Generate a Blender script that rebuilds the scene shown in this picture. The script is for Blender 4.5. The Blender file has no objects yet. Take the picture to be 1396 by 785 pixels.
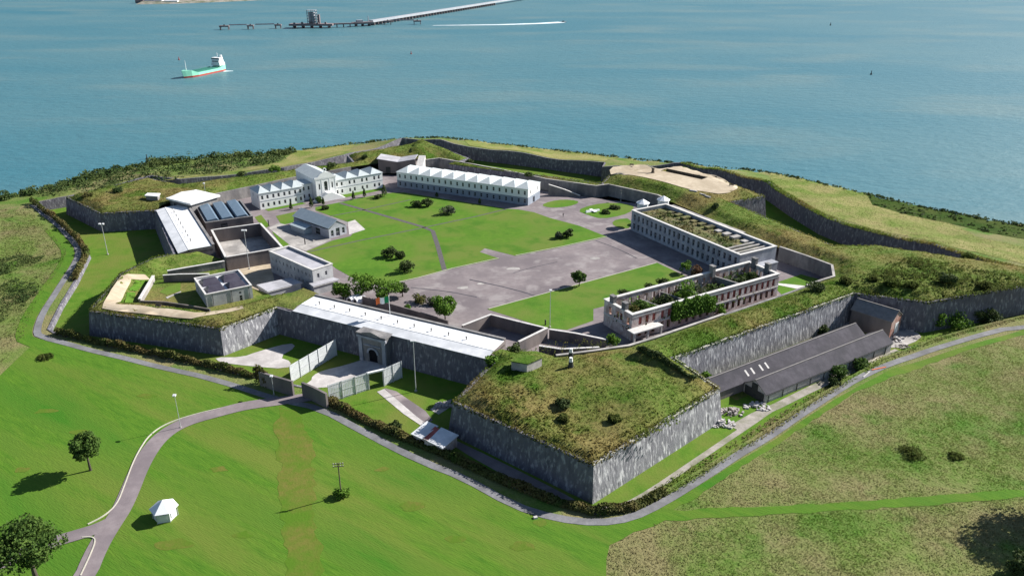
import bpy, bmesh, math, random
import numpy as np
from mathutils import Vector, noise as mn
from mathutils.geometry import delaunay_2d_cdt
random.seed(7); np.random.seed(7)
S = bpy.context.scene; COL = S.collection

# ------------------------------------------------------------------ camera, sky, sun, exposure
F, CX, CY, CH = 1080., 698., 392.5, 100.
PITCH = math.atan((392.5 + 65.) / F); cP, sP = math.cos(PITCH), math.sin(PITCH)
cam = bpy.data.cameras.new('camera'); camo = bpy.data.objects.new('camera', cam); COL.objects.link(camo)
camo.location = (0, 0, CH); camo.rotation_euler = (math.pi / 2 - PITCH, 0, 0)
cam.sensor_width = 36; cam.lens = F / 1396 * 36; cam.clip_start = 1; cam.clip_end = 20000
S.camera = camo
SUN_EL, SUN_AZ = math.radians(33), math.radians(64)      # azimuth clockwise from +Y
w = bpy.data.worlds.new('World'); S.world = w; w.use_nodes = True
nt = w.node_tree; sky = nt.nodes.new('ShaderNodeTexSky'); sky.sky_type = 'NISHITA'; sky.sun_disc = False
sky.sun_elevation = SUN_EL; sky.sun_rotation = SUN_AZ; sky.air_density = 1.0; sky.dust_density = .6; sky.ozone_density = 2.6
bg = nt.nodes['Background']; bg.inputs[1].default_value = .058
nt.links.new(sky.outputs[0], bg.inputs[0])
sl = bpy.data.lights.new('sun', 'SUN'); sl.energy = 5.0; sl.angle = math.radians(.5); sl.color = (1, .965, .92)
so = bpy.data.objects.new('sun', sl); COL.objects.link(so)
sd = Vector((math.sin(SUN_AZ) * math.cos(SUN_EL), math.cos(SUN_AZ) * math.cos(SUN_EL), math.sin(SUN_EL)))
so.rotation_euler = sd.to_track_quat('Z', 'Y').to_euler(); so.location = (300, 200, 250)
S.view_settings.view_transform = 'Standard'; S.view_settings.look = 'None'
S.view_settings.exposure = .92; S.view_settings.gamma = 1
S.render.engine = 'CYCLES'
S.cycles.max_bounces = 6; S.cycles.diffuse_bounces = 2; S.cycles.glossy_bounces = 2
S.cycles.transparent_max_bounces = 16; S.cycles.use_denoising = True

def at(px, py, z=0.):
    u = (px - CX) / F; v = (CY - py) / F
    t = (z - CH) / (-sP + v * cP)
    return Vector((u * t, (cP + v * sP) * t, z))
def A2(l, z=0.):
    return [tuple(at(p[0], p[1], p[2] if len(p) > 2 else z)[:2]) for p in l]

# ------------------------------------------------------------------ materials
def shade(name, cols, s1=.2, s2=.03, rough=.9, bump=0., bs=2., stretch=(1, 1, 1), rot=None, detail=6, up=False, trans=0., spec=.3, con=(.35, .65), s3=None, metal=0.):
    """base colour = noise(s1) between cols[0] and cols[1], broad noise(s2) towards cols[2]; world-space position"""
    m = bpy.data.materials.new(name); m.use_nodes = True; t = m.node_tree; N = t.nodes; L = t.links
    b = N['Principled BSDF']; b.inputs['Roughness'].default_value = rough; b.inputs['Specular IOR Level'].default_value = spec; b.inputs['Metallic'].default_value = metal
    g = N.new('ShaderNodeNewGeometry'); mp = N.new('ShaderNodeMapping'); mp.inputs['Scale'].default_value = stretch
    if rot is not None: mp.vector_type = 'TEXTURE'; mp.inputs['Rotation'].default_value = (0, 0, rot); mp.inputs['Scale'].default_value = tuple(1 / q for q in stretch)
    L.new(g.outputs['Position'], mp.inputs[0])
    def nz(s, d=detail, r=.6):
        n = N.new('ShaderNodeTexNoise'); n.inputs['Scale'].default_value = s; n.inputs['Detail'].default_value = d; n.inputs['Roughness'].default_value = r
        L.new(mp.outputs[0], n.inputs[0]); return n.outputs[0]
    def ramp(f, lo, hi):
        r = N.new('ShaderNodeMapRange'); r.inputs[1].default_value = lo; r.inputs[2].default_value = hi; L.new(f, r.inputs[0]); return r.outputs[0]
    def mix(f, a, c):
        x = N.new('ShaderNodeMix'); x.data_type = 'RGBA'
        if hasattr(f, 'links'): L.new(f, x.inputs[0])
        else: x.inputs[0].default_value = f
        for k, v in ((6, a), (7, c)):
            if hasattr(v, 'links'): L.new(v, x.inputs[k])
            else: x.inputs[k].default_value = (*v, 1)
        return x.outputs[2]
    c = cols[0]
    if len(cols) > 1: c = mix(ramp(nz(s1), *con), cols[0], cols[1])
    if len(cols) > 2: c = mix(ramp(nz(s2, 5), .42, .62), c, cols[2])
    if len(cols) > 3: c = mix(ramp(nz(s3 or s2 * 2.3, 5), .52, .66), c, cols[3])
    if hasattr(c, 'links'): L.new(c, b.inputs['Base Color'])
    else: b.inputs['Base Color'].default_value = (*c, 1)
    if bump:
        bp = N.new('ShaderNodeBump'); bp.inputs['Strength'].default_value = 1; bp.inputs['Distance'].default_value = bump
        L.new(nz(bs, 5), bp.inputs['Height']); L.new(bp.outputs[0], b.inputs['Normal'])
    if up:
        cx = N.new('ShaderNodeVectorMath'); cx.operation = 'ADD'; cx.inputs[1].default_value = (0, 0, up)
        L.new(g.outputs['Normal'], cx.inputs[0]); nn = N.new('ShaderNodeVectorMath'); nn.operation = 'NORMALIZE'; L.new(cx.outputs[0], nn.inputs[0]); L.new(nn.outputs[0], b.inputs['Normal'])
    if trans:
        tr = N.new('ShaderNodeBsdfTranslucent'); ms = N.new('ShaderNodeMixShader'); ms.inputs[0].default_value = trans
        if hasattr(c, 'links'): L.new(c, tr.inputs[0])
        L.new(b.outputs[0], ms.inputs[1]); L.new(tr.outputs[0], ms.inputs[2]); L.new(ms.outputs[0], N['Material Output'].inputs[0])
    return m
M = {}
M['lawn'] = shade('lawn', [(.052, .134, .013), (.094, .186, .019), (.122, .166, .028), (.047, .148, .013)], .75, .06, spec=.06, bump=.12, bs=2.4, s3=.03, stretch=(.28, 1.6, 1), rot=-.58, con=(.28, .72))
M['inlawn'] = shade('inner_lawn', [(.068, .156, .016), (.098, .190, .022), (.120, .168, .032), (.062, .146, .016)], .5, .05, spec=.06, bump=.08, bs=2.5, s3=.09, con=(.3, .7))
M['ground'] = shade('rough_ground', [(.100, .160, .030), (.155, .186, .056), (.20, .180, .082), (.074, .152, .022)], .7, .045, spec=.06, bump=.3, bs=1.6, s3=.06)
M['dry'] = shade('dry_grass', [(.20, .205, .065), (.27, .235, .10), (.13, .175, .035)], .45, .06, bump=.3, bs=1.2, spec=.06)
M['strip'] = shade('worn_strip', [(.088, .140, .016), (.150, .138, .034), (.075, .150, .014)], .6, .12, spec=.06, bump=.08, con=(.28, .72))
M['rampart'] = shade('rampart_grass', [(.072, .126, .018), (.14, .168, .042), (.18, .150, .054), (.058, .114, .014)], .5, .04, bump=.4, bs=1., s3=.07, spec=.05)
M['ditch'] = shade('ditch_grass', [(.066, .150, .014), (.104, .182, .022), (.13, .162, .032)], .4, .06, spec=.06, bump=.1, bs=2)
M['asphalt'] = shade('worn_asphalt', [(.185, .155, .155), (.235, .200, .198), (.148, .124, .128), (.265, .235, .228)], .5, .06, bump=.02, bs=6)
M['road'] = shade('road_asphalt', [(.195, .162, .166), (.24, .203, .205), (.165, .138, .144)], .6, .12, bump=.02, bs=6)
M['gravel'] = shade('gravel_path', [(.155, .155, .165), (.215, .212, .215), (.13, .128, .13)], 1.2, .2, bump=.03, bs=5)
M['tangravel'] = shade('tan_gravel', [(.42, .34, .24), (.52, .44, .32), (.36, .29, .2)], .7, .1, bump=.03, bs=5)
M['concrete'] = shade('pale_concrete', [(.34, .32, .29), (.46, .43, .40), (.24, .225, .21)], .8, .15, bump=.03, bs=3)
M['palegravel'] = shade('pale_gravel', [(.44, .41, .385), (.56, .525, .50), (.36, .335, .32)], .7, .15, bump=.03, bs=4)
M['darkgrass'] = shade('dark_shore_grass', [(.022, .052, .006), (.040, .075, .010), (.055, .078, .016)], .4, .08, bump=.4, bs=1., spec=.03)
M['overgrown'] = shade('overgrown_roof', [(.12, .105, .035), (.20, .165, .075), (.09, .11, .025), (.06, .05, .035)], .6, .2, bump=.3, bs=1.6, s3=.35)
M['track'] = shade('dirt_track', [(.26, .235, .205), (.36, .325, .285), (.19, .185, .13)], .9, .25, bump=.04, bs=4)
M['kerb'] = shade('kerb_stone', [(.42, .40, .33), (.5, .47, .38)], 1.)
M['stone'] = shade('shade_toned_fort_stone', [(.080, .075, .090), (.17, .163, .184), (.12, .113, .13), (.29, .28, .29)], .9, .16, bump=.14, bs=1.8, stretch=(1, 1, .4), s3=1.3, con=(.34, .66))  # darkened, purplish albedo puts the look of shade into the wall colour
M['litstreak'] = shade('sunlit_streaked_stone', [(.125, .123, .135), (.34, .335, .345), (.20, .195, .21), (.58, .57, .565)], 1.1, .16, bump=.16, bs=1.8, stretch=(1, 1, .28), s3=1.5, con=(.36, .64))  # weathering streaks plus a paler tone painted in for sun-facing walls
M['greystone'] = shade('grey_ashlar', [(.32, .33, .36), (.43, .44, .47), (.25, .26, .29)], .9, .22, bump=.05, bs=2.2)
M['cellwall'] = shade('grey_render', [(.40, .40, .40), (.50, .50, .49), (.33, .33, .34)], .7, .3, bump=.02)
M['coping'] = shade('coping_stone', [(.48, .46, .43), (.62, .60, .57)], 1.2)
M['yardwall'] = shade('dark_yard_wall', [(.17, .145, .135), (.23, .195, .18), (.11, .10, .10)], .8, .2, bump=.03, stretch=(1, 1, .35))
M['innerwall'] = shade('inner_stone', [(.20, .19, .185), (.29, .275, .26), (.14, .135, .135)], .8, .18, bump=.08, stretch=(1, 1, .4))
M['white'] = shade('white_render', [(.76, .76, .74), (.82, .82, .80)], .5, bump=.01)
M['greyrender'] = shade('shade_toned_grey_render', [(.23, .26, .31), (.29, .32, .37)], .5, bump=.02)  # grey render with the lower storey's bluish shade mixed into its colour
M['whiteroof'] = shade('white_roof', [(.76, .76, .75), (.83, .83, .82), (.66, .65, .63)], .5, .25, rough=.6)
M['greyroof'] = shade('pale_grey_roof', [(.60, .61, .62), (.70, .70, .70), (.50, .51, .52)], .5, .2, rough=.7)
M['roofgrey'] = shade('grey_flat_roof', [(.36, .355, .375), (.44, .43, .45), (.30, .295, .31)], .5, .2)
M['tar'] = shade('dark_tar_path', [(.075, .07, .068), (.11, .10, .095)], 1.)
M['slate'] = shade('pale_slate', [(.40, .44, .45), (.48, .52, .51)], .8, rough=.7, bump=.02)
M['shedroof'] = shade('blue_metal_roof', [(.33, .39, .42), (.39, .45, .47)], .6, rough=.6)
M['blueroof'] = shade('dark_blue_roof', [(.10, .15, .20), (.13, .18, .235)], .6, rough=.5)
M['skylight'] = shade('dark_rooflight', [(.045, .04, .055), (.07, .065, .085)], .4, rough=.4)
M['darkroof'] = shade('dark_felt_roof', [(.052, .048, .058), (.078, .072, .084), (.042, .04, .048)], .7, .2, bump=.04, bs=2)
M['black'] = shade('dark_opening_timber', [(.006, .006, .008)], rough=.9)
M['asbestos'] = shade('weathered_roof', [(.17, .16, .15), (.23, .21, .20)], .8, bump=.03)
M['brick'] = shade('red_brick', [(.25, .115, .085), (.33, .165, .125), (.42, .34, .30)], .9, .3, bump=.04)
M['pinkwall'] = shade('weathered_pink_wall', [(.46, .37, .345), (.60, .52, .49), (.34, .245, .22), (.62, .58, .55)], .8, .3, bump=.06, stretch=(1, 1, .6))
M['glass'] = shade('dark_pane', [(.035, .04, .05)], rough=.15, spec=.6)
M['rust'] = shade('rusted_red_panel', [(.30, .07, .06), (.38, .11, .09)], 1.)
M['frame'] = shade('painted_frame', [(.6, .6, .6)], rough=.6)
M['steel'] = shade('galvanised_steel', [(.50, .51, .52), (.56, .57, .57)], 1., rough=.5, metal=.3)
M['palisade'] = shade('pale_palisade', [(.56, .58, .58), (.63, .65, .64)], .5, rough=.6)
M['darkmetal'] = shade('dark_metal', [(.03, .035, .035), (.05, .05, .05)], 1., rough=.6)
M['wood'] = shade('weathered_wood', [(.10, .075, .055), (.15, .12, .09)], 1.5, stretch=(1, 1, .2))
M['bark'] = shade('bark', [(.055, .045, .035), (.10, .08, .06)], 2., stretch=(1, 1, .2), bump=.05)
M['leaf'] = shade('tree_leaves', [(.038, .080, .012), (.105, .170, .028), (.06, .115, .018)], .9, .35, trans=.25, up=.55, con=(.38, .62))
M['leafb'] = shade('bright_leaves', [(.055, .135, .012), (.15, .26, .028), (.09, .17, .016)], .9, .4, trans=.25, up=.55)
M['leafd'] = shade('dark_leaves', [(.028, .050, .012), (.085, .115, .032), (.045, .068, .016)], .8, .3, trans=.2, up=.5)
M['leafgrey'] = shade('grey_green_leaves', [(.055, .075, .04), (.12, .14, .075), (.08, .09, .05)], .8, .3, trans=.2, up=.5)
M['hedge'] = shade('hedge_leaves', [(.045, .06, .012), (.125, .13, .030), (.14, .105, .035), (.05, .09, .012)], .6, .14, trans=.2, up=.7, s3=.2)
M['scrub'] = shade('scrub_leaves', [(.020, .045, .008), (.052, .088, .016), (.085, .115, .028)], .35, .07, trans=.2, up=.8)
M['tuft'] = shade('meadow_blades', [(.135, .205, .040), (.205, .240, .076), (.265, .235, .116), (.096, .192, .026)], .7, .045, spec=.06, trans=.5, up=2.8, s3=.06, con=(.3, .7))
M['rtuft'] = shade('rampart_blades', [(.078, .138, .018), (.145, .180, .040), (.185, .150, .052), (.062, .122, .014)], .6, .04, spec=.06, trans=.5, up=2.4, s3=.07)
M['gorse'] = shade('olive_gorse', [(.060, .100, .018), (.115, .142, .038), (.09, .105, .028)], .5, .2, trans=.4, up=2.2, spec=.05)
M['ivy'] = shade('ivy_leaves', [(.055, .135, .010), (.14, .25, .025), (.07, .15, .012)], 1., .5, trans=.2, up=.4, stretch=(1, 1, .5))
M['rubble'] = shade('rubble_stone', [(.30, .27, .25), (.55, .5, .46), (.2, .17, .16)], 1.5, .6)
M['palerubble'] = shade('pale_rubble', [(.36, .34, .325), (.55, .52, .50)], 1.2)
M['redpaint'] = shade('red_paint', [(.36, .06, .05)], rough=.5)
M['shipgreen'] = shade('pale_green_paint', [(.22, .56, .40), (.26, .62, .45)], .2, rough=.5)
M['shipdark'] = shade('dark_green_deck', [(.02, .13, .10), (.03, .16, .12)], .2, rough=.7)
M['jetty'] = shade('jetty_concrete', [(.16, .13, .135), (.24, .20, .20)], .1, stretch=(1, 1, 1))
M['jettypale'] = shade('jetty_pale', [(.30, .32, .35), (.38, .40, .42)], .1)
M['green'] = shade('flag_green', [(.01, .22, .08)]); M['orange'] = shade('flag_orange', [(.75, .17, .05)]); M['cloth'] = shade('flag_white', [(.8, .8, .8)])
M['canvas'] = shade('white_canvas', [(.80, .80, .81)], rough=.7)
M['skin'] = shade('skin', [(.45, .28, .2)]); M['cloth_dark'] = shade('dark_clothes', [(.03, .03, .04)]); M['hair'] = shade('hair', [(.03, .02, .015)])
M['tyre'] = shade('rubber', [(.02, .02, .02)]); M['carpaint'] = shade('dark_blue_car_paint', [(.02, .03, .06)], rough=.25, spec=.6); M['carwhite'] = shade('pale_car_paint', [(.6, .62, .65)], rough=.25, spec=.6)
M['foam'] = shade('sea_foam', [(.55, .66, .68), (.8, .84, .85)], .12)
M['mudstone'] = shade('shore_rock', [(.22, .20, .17), (.32, .29, .25), (.12, .13, .08)], .3, .06, bump=.3)

# ------------------------------------------------------------------ mesh helpers
class MB:
    def __init__(s): s.v = []; s.f = []; s.m = []; s.fr = None
    def at(s, o, u):                                   # local frame: origin (x,y,z), u = direction of local x
        u = Vector((u[0], u[1], 0)).normalized(); s.fr = (Vector((o[0], o[1], o[2] if len(o) > 2 else 0)), u, Vector((-u.y, u.x, 0))); return s
    def P(s, p):
        p = Vector(p)
        if s.fr is None: return p
        o, u, n = s.fr; return o + u * p.x + n * p.y + Vector((0, 0, p.z))
    def face(s, pts, m=0):
        i = len(s.v); s.v += [tuple(s.P(p)) for p in pts]; s.f.append(tuple(range(i, i + len(pts)))); s.m.append(m)
    def hexa(s, b, t, m=0, mt=None):                   # b, t: 4 bottom and 4 top points, counter-clockwise from above
        i = len(s.v); s.v += [tuple(s.P(p)) for p in list(b) + list(t)]
        n = len(b); s.f.append(tuple(range(i + n - 1, i - 1, -1))); s.m.append(m)
        s.f.append(tuple(range(i + n, i + 2 * n))); s.m.append(m if mt is None else mt)
        for k in range(n):
            s.f.append((i + k, i + (k + 1) % n, i + n + (k + 1) % n, i + n + k)); s.m.append(m)
    def box(s, x0, x1, y0, y1, z0, z1, m=0, mt=None):
        r = [(x0, y0), (x1, y0), (x1, y1), (x0, y1)]
        s.hexa([(*p, z0) for p in r], [(*p, z1) for p in r], m, mt)
    def prism(s, poly, z0, z1, m=0, mt=None):
        if area(poly) < 0: poly = poly[::-1]
        s.hexa([(p[0], p[1], z0) for p in poly], [(p[0], p[1], z1) for p in poly], m, mt)
    def tube(s, a, b, r0, r1=None, n=8, m=0, cap=True):
        r1 = r0 if r1 is None else r1; a, b = s.P(a), s.P(b); d = (b - a).normalized()
        x = d.orthogonal().normalized(); y = d.cross(x); i = len(s.v)
        for c, r in ((a, r0), (b, r1)):
            for k in range(n):
                t = 2 * math.pi * k / n; s.v.append(tuple(c + x * (r * math.cos(t)) + y * (r * math.sin(t))))
        for k in range(n):
            s.f.append((i + k, i + (k + 1) % n, i + n + (k + 1) % n, i + n + k)); s.m.append(m)
        if cap:
            s.f.append(tuple(i + n + k for k in range(n))); s.m.append(m); s.f.append(tuple(i + n - 1 - k for k in range(n))); s.m.append(m)
    def rings(s, rs, m=0, cap=True):                   # list of rings of equal length
        i = len(s.v); n = len(rs[0])
        for r in rs: s.v += [tuple(s.P(p)) for p in r]
        for j in range(len(rs) - 1):
            for k in range(n):
                s.f.append((i + j * n + k, i + j * n + (k + 1) % n, i + (j + 1) * n + (k + 1) % n, i + (j + 1) * n + k)); s.m.append(m)
        if cap:
            s.f.append(tuple(i + n - 1 - k for k in range(n))); s.m.append(m)
            s.f.append(tuple(i + (len(rs) - 1) * n + k for k in range(n))); s.m.append(m)
    def cone(s, c, r, h, n=12, m=0, ph=0.):
        i = len(s.v); c = s.P(c)
        s.v += [(c.x + r * math.cos(2 * math.pi * k / n + ph), c.y + r * math.sin(2 * math.pi * k / n + ph), c.z) for k in range(n)] + [(c.x, c.y, c.z + h)]
        for k in range(n): s.f.append((i + k, i + (k + 1) % n, i + n)); s.m.append(m)
        s.f.append(tuple(i + n - 1 - k for k in range(n))); s.m.append(m)
    def wall(s, L, H, th, ops, m=0, mr=None, z0=0., y=0.):
        """wall along local x at local y..y+th with real openings (x0,x1,z0,z1); reveals get material mr"""
        mr = m if mr is None else mr
        xs = sorted({0., L, *[o[0] for o in ops], *[o[1] for o in ops]}); zs = sorted({z0, H, *[o[2] for o in ops], *[o[3] for o in ops]})
        for a, b in zip(xs, xs[1:]):
            for c, d in zip(zs, zs[1:]):
                cx, cz = (a + b) / 2, (c + d) / 2
                if any(o[0] < cx < o[1] and o[2] < cz < o[3] for o in ops): continue
                s.face([(a, y, c), (b, y, c), (b, y, d), (a, y, d)], m); s.face([(b, y + th, c), (a, y + th, c), (a, y + th, d), (b, y + th, d)], m)
        for a, b, c, d in ops:
            s.face([(a, y, c), (a, y + th, c), (b, y + th, c), (b, y, c)], mr); s.face([(a, y, d), (b, y, d), (b, y + th, d), (a, y + th, d)], mr)
            s.face([(a, y, c), (a, y, d), (a, y + th, d), (a, y + th, c)], mr); s.face([(b, y, c), (b, y + th, c), (b, y + th, d), (b, y, d)], mr)
        s.face([(0, y, H), (L, y, H), (L, y + th, H), (0, y + th, H)], m)
        for x, o in ((0, 1), (L, -1)):
            q = [(x, y, z0), (x, y, H), (x, y + th, H), (x, y + th, z0)]; s.face(q if o > 0 else q[::-1], m)
    def build(s, name, mats, parent=None, smooth=False):
        me = bpy.data.meshes.new(name); org = parent_loc(parent)
        me.from_pydata([(a - org.x, b - org.y, c - org.z) for a, b, c in s.v], [], s.f)
        for k in ([mats] if isinstance(mats, str) else mats): me.materials.append(M[k])
        me.polygons.foreach_set('material_index', s.m)
        if smooth: me.polygons.foreach_set('use_smooth', [True] * len(me.polygons))
        me.update(); o = bpy.data.objects.new(name, me); COL.objects.link(o)
        if parent is not None: o.parent = parent
        return o
def parent_loc(p):
    v = Vector((0, 0, 0))
    while p is not None: v += p.location; p = p.parent
    return v
def area(p): return .5 * sum(p[i][0] * p[(i + 1) % len(p)][1] - p[(i + 1) % len(p)][0] * p[i][1] for i in range(len(p)))
def tag(o, label, cat, group=None, kind=None):
    if label: o['label'] = label
    if cat: o['category'] = cat
    if group: o['group'] = group
    o['kind'] = kind or 'thing'
    return o
def thing(name, label, cat, loc, group=None):
    o = bpy.data.objects.new(name, None); COL.objects.link(o); o.location = loc; o.empty_display_size = .5
    return tag(o, label, cat, group)
def struct(o, kind='structure'): o['kind'] = kind; return o
def rebase(o, loc):                                    # put a single-mesh thing's origin at its base
    o.data.transform(__import__('mathutils').Matrix.Translation(-Vector(loc))); o.location = loc; return o
def dup(o, loc, rz=0, label=None, sc=None):
    c = o.copy(); COL.objects.link(c); c.location = loc; c.rotation_euler = (0, 0, rz)
    if sc: c.scale = sc if hasattr(sc, '__len__') else (sc, sc, sc)
    if label: c['label'] = label
    for ch in list(o.children):
        d = ch.copy(); COL.objects.link(d); d.parent = c
        for g in list(ch.children):
            e = g.copy(); COL.objects.link(e); e.parent = d
    return c

# ------------------------------------------------------------------ plane geometry with numpy
def inpoly(P, poly):
    P = np.asarray(P, float); x, y = P[:, 0], P[:, 1]; r = np.zeros(len(P), bool); q = np.asarray(poly, float)
    j = len(q) - 1
    for i in range(len(q)):
        c = (q[i, 1] > y) != (q[j, 1] > y)
        with np.errstate(divide='ignore', invalid='ignore'):
            xx = (q[j, 0] - q[i, 0]) * (y - q[i, 1]) / (q[j, 1] - q[i, 1]) + q[i, 0]
        r ^= c & (x < xx); j = i
    return r
def segdist(P, line, closed=False):
    P = np.asarray(P, float); d = np.full(len(P), 1e9); q = np.asarray(line, float)
    for i in range(len(q) if closed else len(q) - 1):
        a, b = q[i], q[(i + 1) % len(q)]; ab = b - a; t = np.clip(((P - a) @ ab) / max(ab @ ab, 1e-9), 0, 1)
        d = np.minimum(d, np.hypot(*(P - a - t[:, None] * ab).T))
    return d
def dense(poly, step, closed=True):
    out = []
    for i in range(len(poly) if closed else len(poly) - 1):
        a, b = np.array(poly[i], float), np.array(poly[(i + 1) % len(poly)], float); n = max(1, int(np.hypot(*(b - a)) / step))
        out += [tuple(a + (b - a) * k / n) for k in range(n)]
    if not closed: out.append(tuple(poly[-1]))
    return out
def smooth_line(l, k=2, closed=False):
    l = [np.array(p, float) for p in l]
    for _ in range(k):
        o = [] if closed else [l[0]]
        for i in range(len(l) if closed else len(l) - 1):
            a, b = l[i], l[(i + 1) % len(l)]; o += [a * .75 + b * .25, a * .25 + b * .75]
        if not closed: o.append(l[-1])
        l = o
    return [tuple(p) for p in l]
def offset_poly(poly, d):                               # outward for d>0
    s = 1 if area(poly) > 0 else -1; out = []; n = len(poly)
    for i in range(n):
        p, a, b = (np.array(poly[k % n], float) for k in (i, i - 1, i + 1))
        e1 = (p - a) / np.hypot(*(p - a)); e2 = (b - p) / np.hypot(*(b - p))
        n1 = s * np.array((e1[1], -e1[0])); n2 = s * np.array((e2[1], -e2[0])); m = n1 + n2; m /= max(np.hypot(*m), 1e-6)
        out.append(tuple(p + m * d / max(m @ n1, .35)))
    return out
def ribbon(line, wd):
    l = [np.array(p, float) for p in line]; L, R = [], []
    for i, p in enumerate(l):
        t = l[min(i + 1, len(l) - 1)] - l[max(i - 1, 0)]; t /= np.hypot(*t); n = np.array((-t[1], t[0])); h = (wd[i] if hasattr(wd, '__len__') else wd) / 2
        L.append(tuple(p + n * h)); R.append(tuple(p - n * h))
    return L + R[::-1]
def sheet(name, poly, zf, mat, step=3., off=0., holes=(), parent=None, lines=(), rag=0.):
    """triangulated sheet inside poly (minus holes) lying on the height function zf"""
    bd = dense(poly, step); V = list(bd); Ed = [(i, (i + 1) % len(bd)) for i in range(len(bd))]
    for h in holes:
        b = dense(h, step); k = len(V); V += b; Ed += [(k + i, k + (i + 1) % len(b)) for i in range(len(b))]
    for l in lines:
        b = dense(l, step, False); k = len(V); V += b; Ed += [(k + i, k + i + 1) for i in range(len(b) - 1)]
    a = np.array(bd); x0, y0 = a.min(0); x1, y1 = a.max(0)
    gx, gy = np.meshgrid(np.arange(x0, x1, step), np.arange(y0, y1, step)); G = np.c_[gx.ravel(), gy.ravel()] + np.random.uniform(-.3, .3, (gx.size, 2)) * step
    ok = inpoly(G, poly)
    for h in holes: ok &= ~inpoly(G, h)
    G = G[ok]
    if len(G): G = G[segdist(G, poly, True) > step * .4]
    V += [tuple(g) for g in G]
    r = delaunay_2d_cdt([Vector(v) for v in V], Ed, [], 0, 1e-4)
    vs = np.array([tuple(v) for v in r[0]]); fs = np.array(r[2])
    c = vs[fs].mean(1); ok = inpoly(c, poly)
    for h in holes: ok &= ~inpoly(c, h)
    fs = fs[ok]; z = zf(vs) + off
    me = bpy.data.meshes.new(name); me.from_pydata([(*p, q) for p, q in zip(vs, z)], [], fs.tolist()); me.materials.append(M[mat])
    me.polygons.foreach_set('use_smooth', [float(np.ptp(z)) > .01] * len(me.polygons))
    bmx = bmesh.new(); bmx.from_mesh(me); bmesh.ops.delete(bmx, geom=[v for v in bmx.verts if not v.link_faces], context='VERTS')
    for f in bmx.faces:
        if f.normal.z < 0: f.normal_flip()
    bmx.to_mesh(me); bmx.free()
    o = bpy.data.objects.new(name, me); COL.objects.link(o)
    if parent is not None: o.parent = parent
    return o
def nzf(P, s, seed=0.):
    return np.array([mn.fractal(Vector((p[0] * s, p[1] * s, seed)), 1., 2., 4) for p in P])
# ------------------------------------------------------------------ the plan of the fort (metres, parade ground = 0)
SEA = -22.
SC = [(-68.3, 209.4), (-80, 195.6), (-121.7, 207.2), (-126, 236), (-121.5, 250), (-116, 254.2), (-142.7, 303.5), (-162.6, 299.7), (-187.8, 322.1), (-165, 352), (-146, 341),
      (-78, 382), (-84, 397), (-46, 428), (-21.3, 390.4), (-29.5, 379), (40, 344), (46, 360), (83, 371), (106.9, 323.2), (90, 314.6), (113, 262), (127, 262), (180, 233.5),
      (122.6, 213.4), (103.6, 220), (41.4, 178.6), (49.1, 163.1), (16.4, 132.9), (-13.6, 157.2), (-4.7, 177.2)]
SC = SC[::-1]                                           # counter-clockwise
if area(SC) < 0: SC = SC[::-1]
CS_PX = [(46, 277, 1.5), (75, 297, 0.), (107, 325, -.8), (122, 347, -1), (104, 383, -1.), (84, 416, -1.2), (68, 448, -1.2), (78, 455, -1.5), (160, 473, -2.), (255, 492, -2.4), (350, 514, -2.6),
         (420, 528, -2.8), (450, 548, -2.8), (520, 583, -3), (600, 616, -3), (700, 661, -3), (760, 684, -3.2), (811, 698, -3.4), (860, 692, -3.4), (905, 670, -3.4), (1000, 612, -3.3), (1100, 548, -3.1),
         (1200, 489, -2.9), (1280, 459, -2.8), (1396, 430, -2.8)]
CSP = [(*at(*p)[:2], p[2]) for p in CS_PX] + [(193, 226, -1), (205, 236, 2)]
CS_B = [(1396, 367), (1326, 350), (1270, 332.5), (1234.5, 327), (1191, 316), (1155.5, 307), (1122, 294), (1084, 272.6), (1046, 248), (985, 232)]
CSP += [(*at(*p, 3.5)[:2], 3.5) for p in CS_B] + [(84, 388, 3.5), (44, 379, 3.5)]
CSP += [(*at(*p, 3.5)[:2], 3.5) for p in [(824, 222), (700, 207), (638, 200.6), (600, 190.5)]]
CSP += [(-62, 444, 3.5), (*at(468, 212, 3.5)[:2], 3.5), (*at(387, 229, 3.5)[:2], 3.5), (*at(245, 245, 3.5)[:2], 3.5), (-170, 364, 3.), (*at(90, 268.5, 2.)[:2], 2.)]
CS = [p[:2] for p in CSP]; CSZ = np.array([p[2] for p in CSP]); CSA = np.array(CS)
COAST = [(-480, 90), (-380, 200), (-300, 285), (-224.9, 335.6), (-217.9, 352), (-188.4, 401.5), (-137.4, 420.8), (-108.6, 432.9), (-75.2, 453.3), (-42.2, 463.1), (.8, 440), (40.3, 421), (76.4, 403),
         (104.5, 392.4), (127.4, 382.2), (145.5, 362), (159.1, 344.8), (175.4, 323.7), (189.6, 309.5), (203.2, 299.1), (280, 240), (380, 150), (480, 60)]
COAST = smooth_line(COAST, 1)
CTRL = np.array([(*p[:2], p[2]) for p in CSP] + [(x, y, 0.3) for x, y in COAST[8:-6]] + [(x, y, -4.) for x, y in COAST[:6]] + [(x, y, -6.) for x, y in COAST[-6:]] +
    [(-92, 111, -3.2), (0, 111, -3.3), (92, 111, -4.2), (17, 125, -3.4), (-120, 170, -2.6), (-180, 200, -2.6), (-30, 150, -3.2), (60, 150, -3.8), (110, 185, -3.4), (150, 205, -3.2), (200, 190, -5), (260, 160, -8), (130, 130, -5.5),
     (0, 60, -3.4), (-120, 60, -4), (120, 60, -6), (-250, 150, -4), (-170, 260, -1.5), (-200, 285, -.8), (-240, 230, -4), (170, 280, 2), (200, 260, .5), (-70, 150, -3), (-60, 170, -2.9)])
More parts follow.
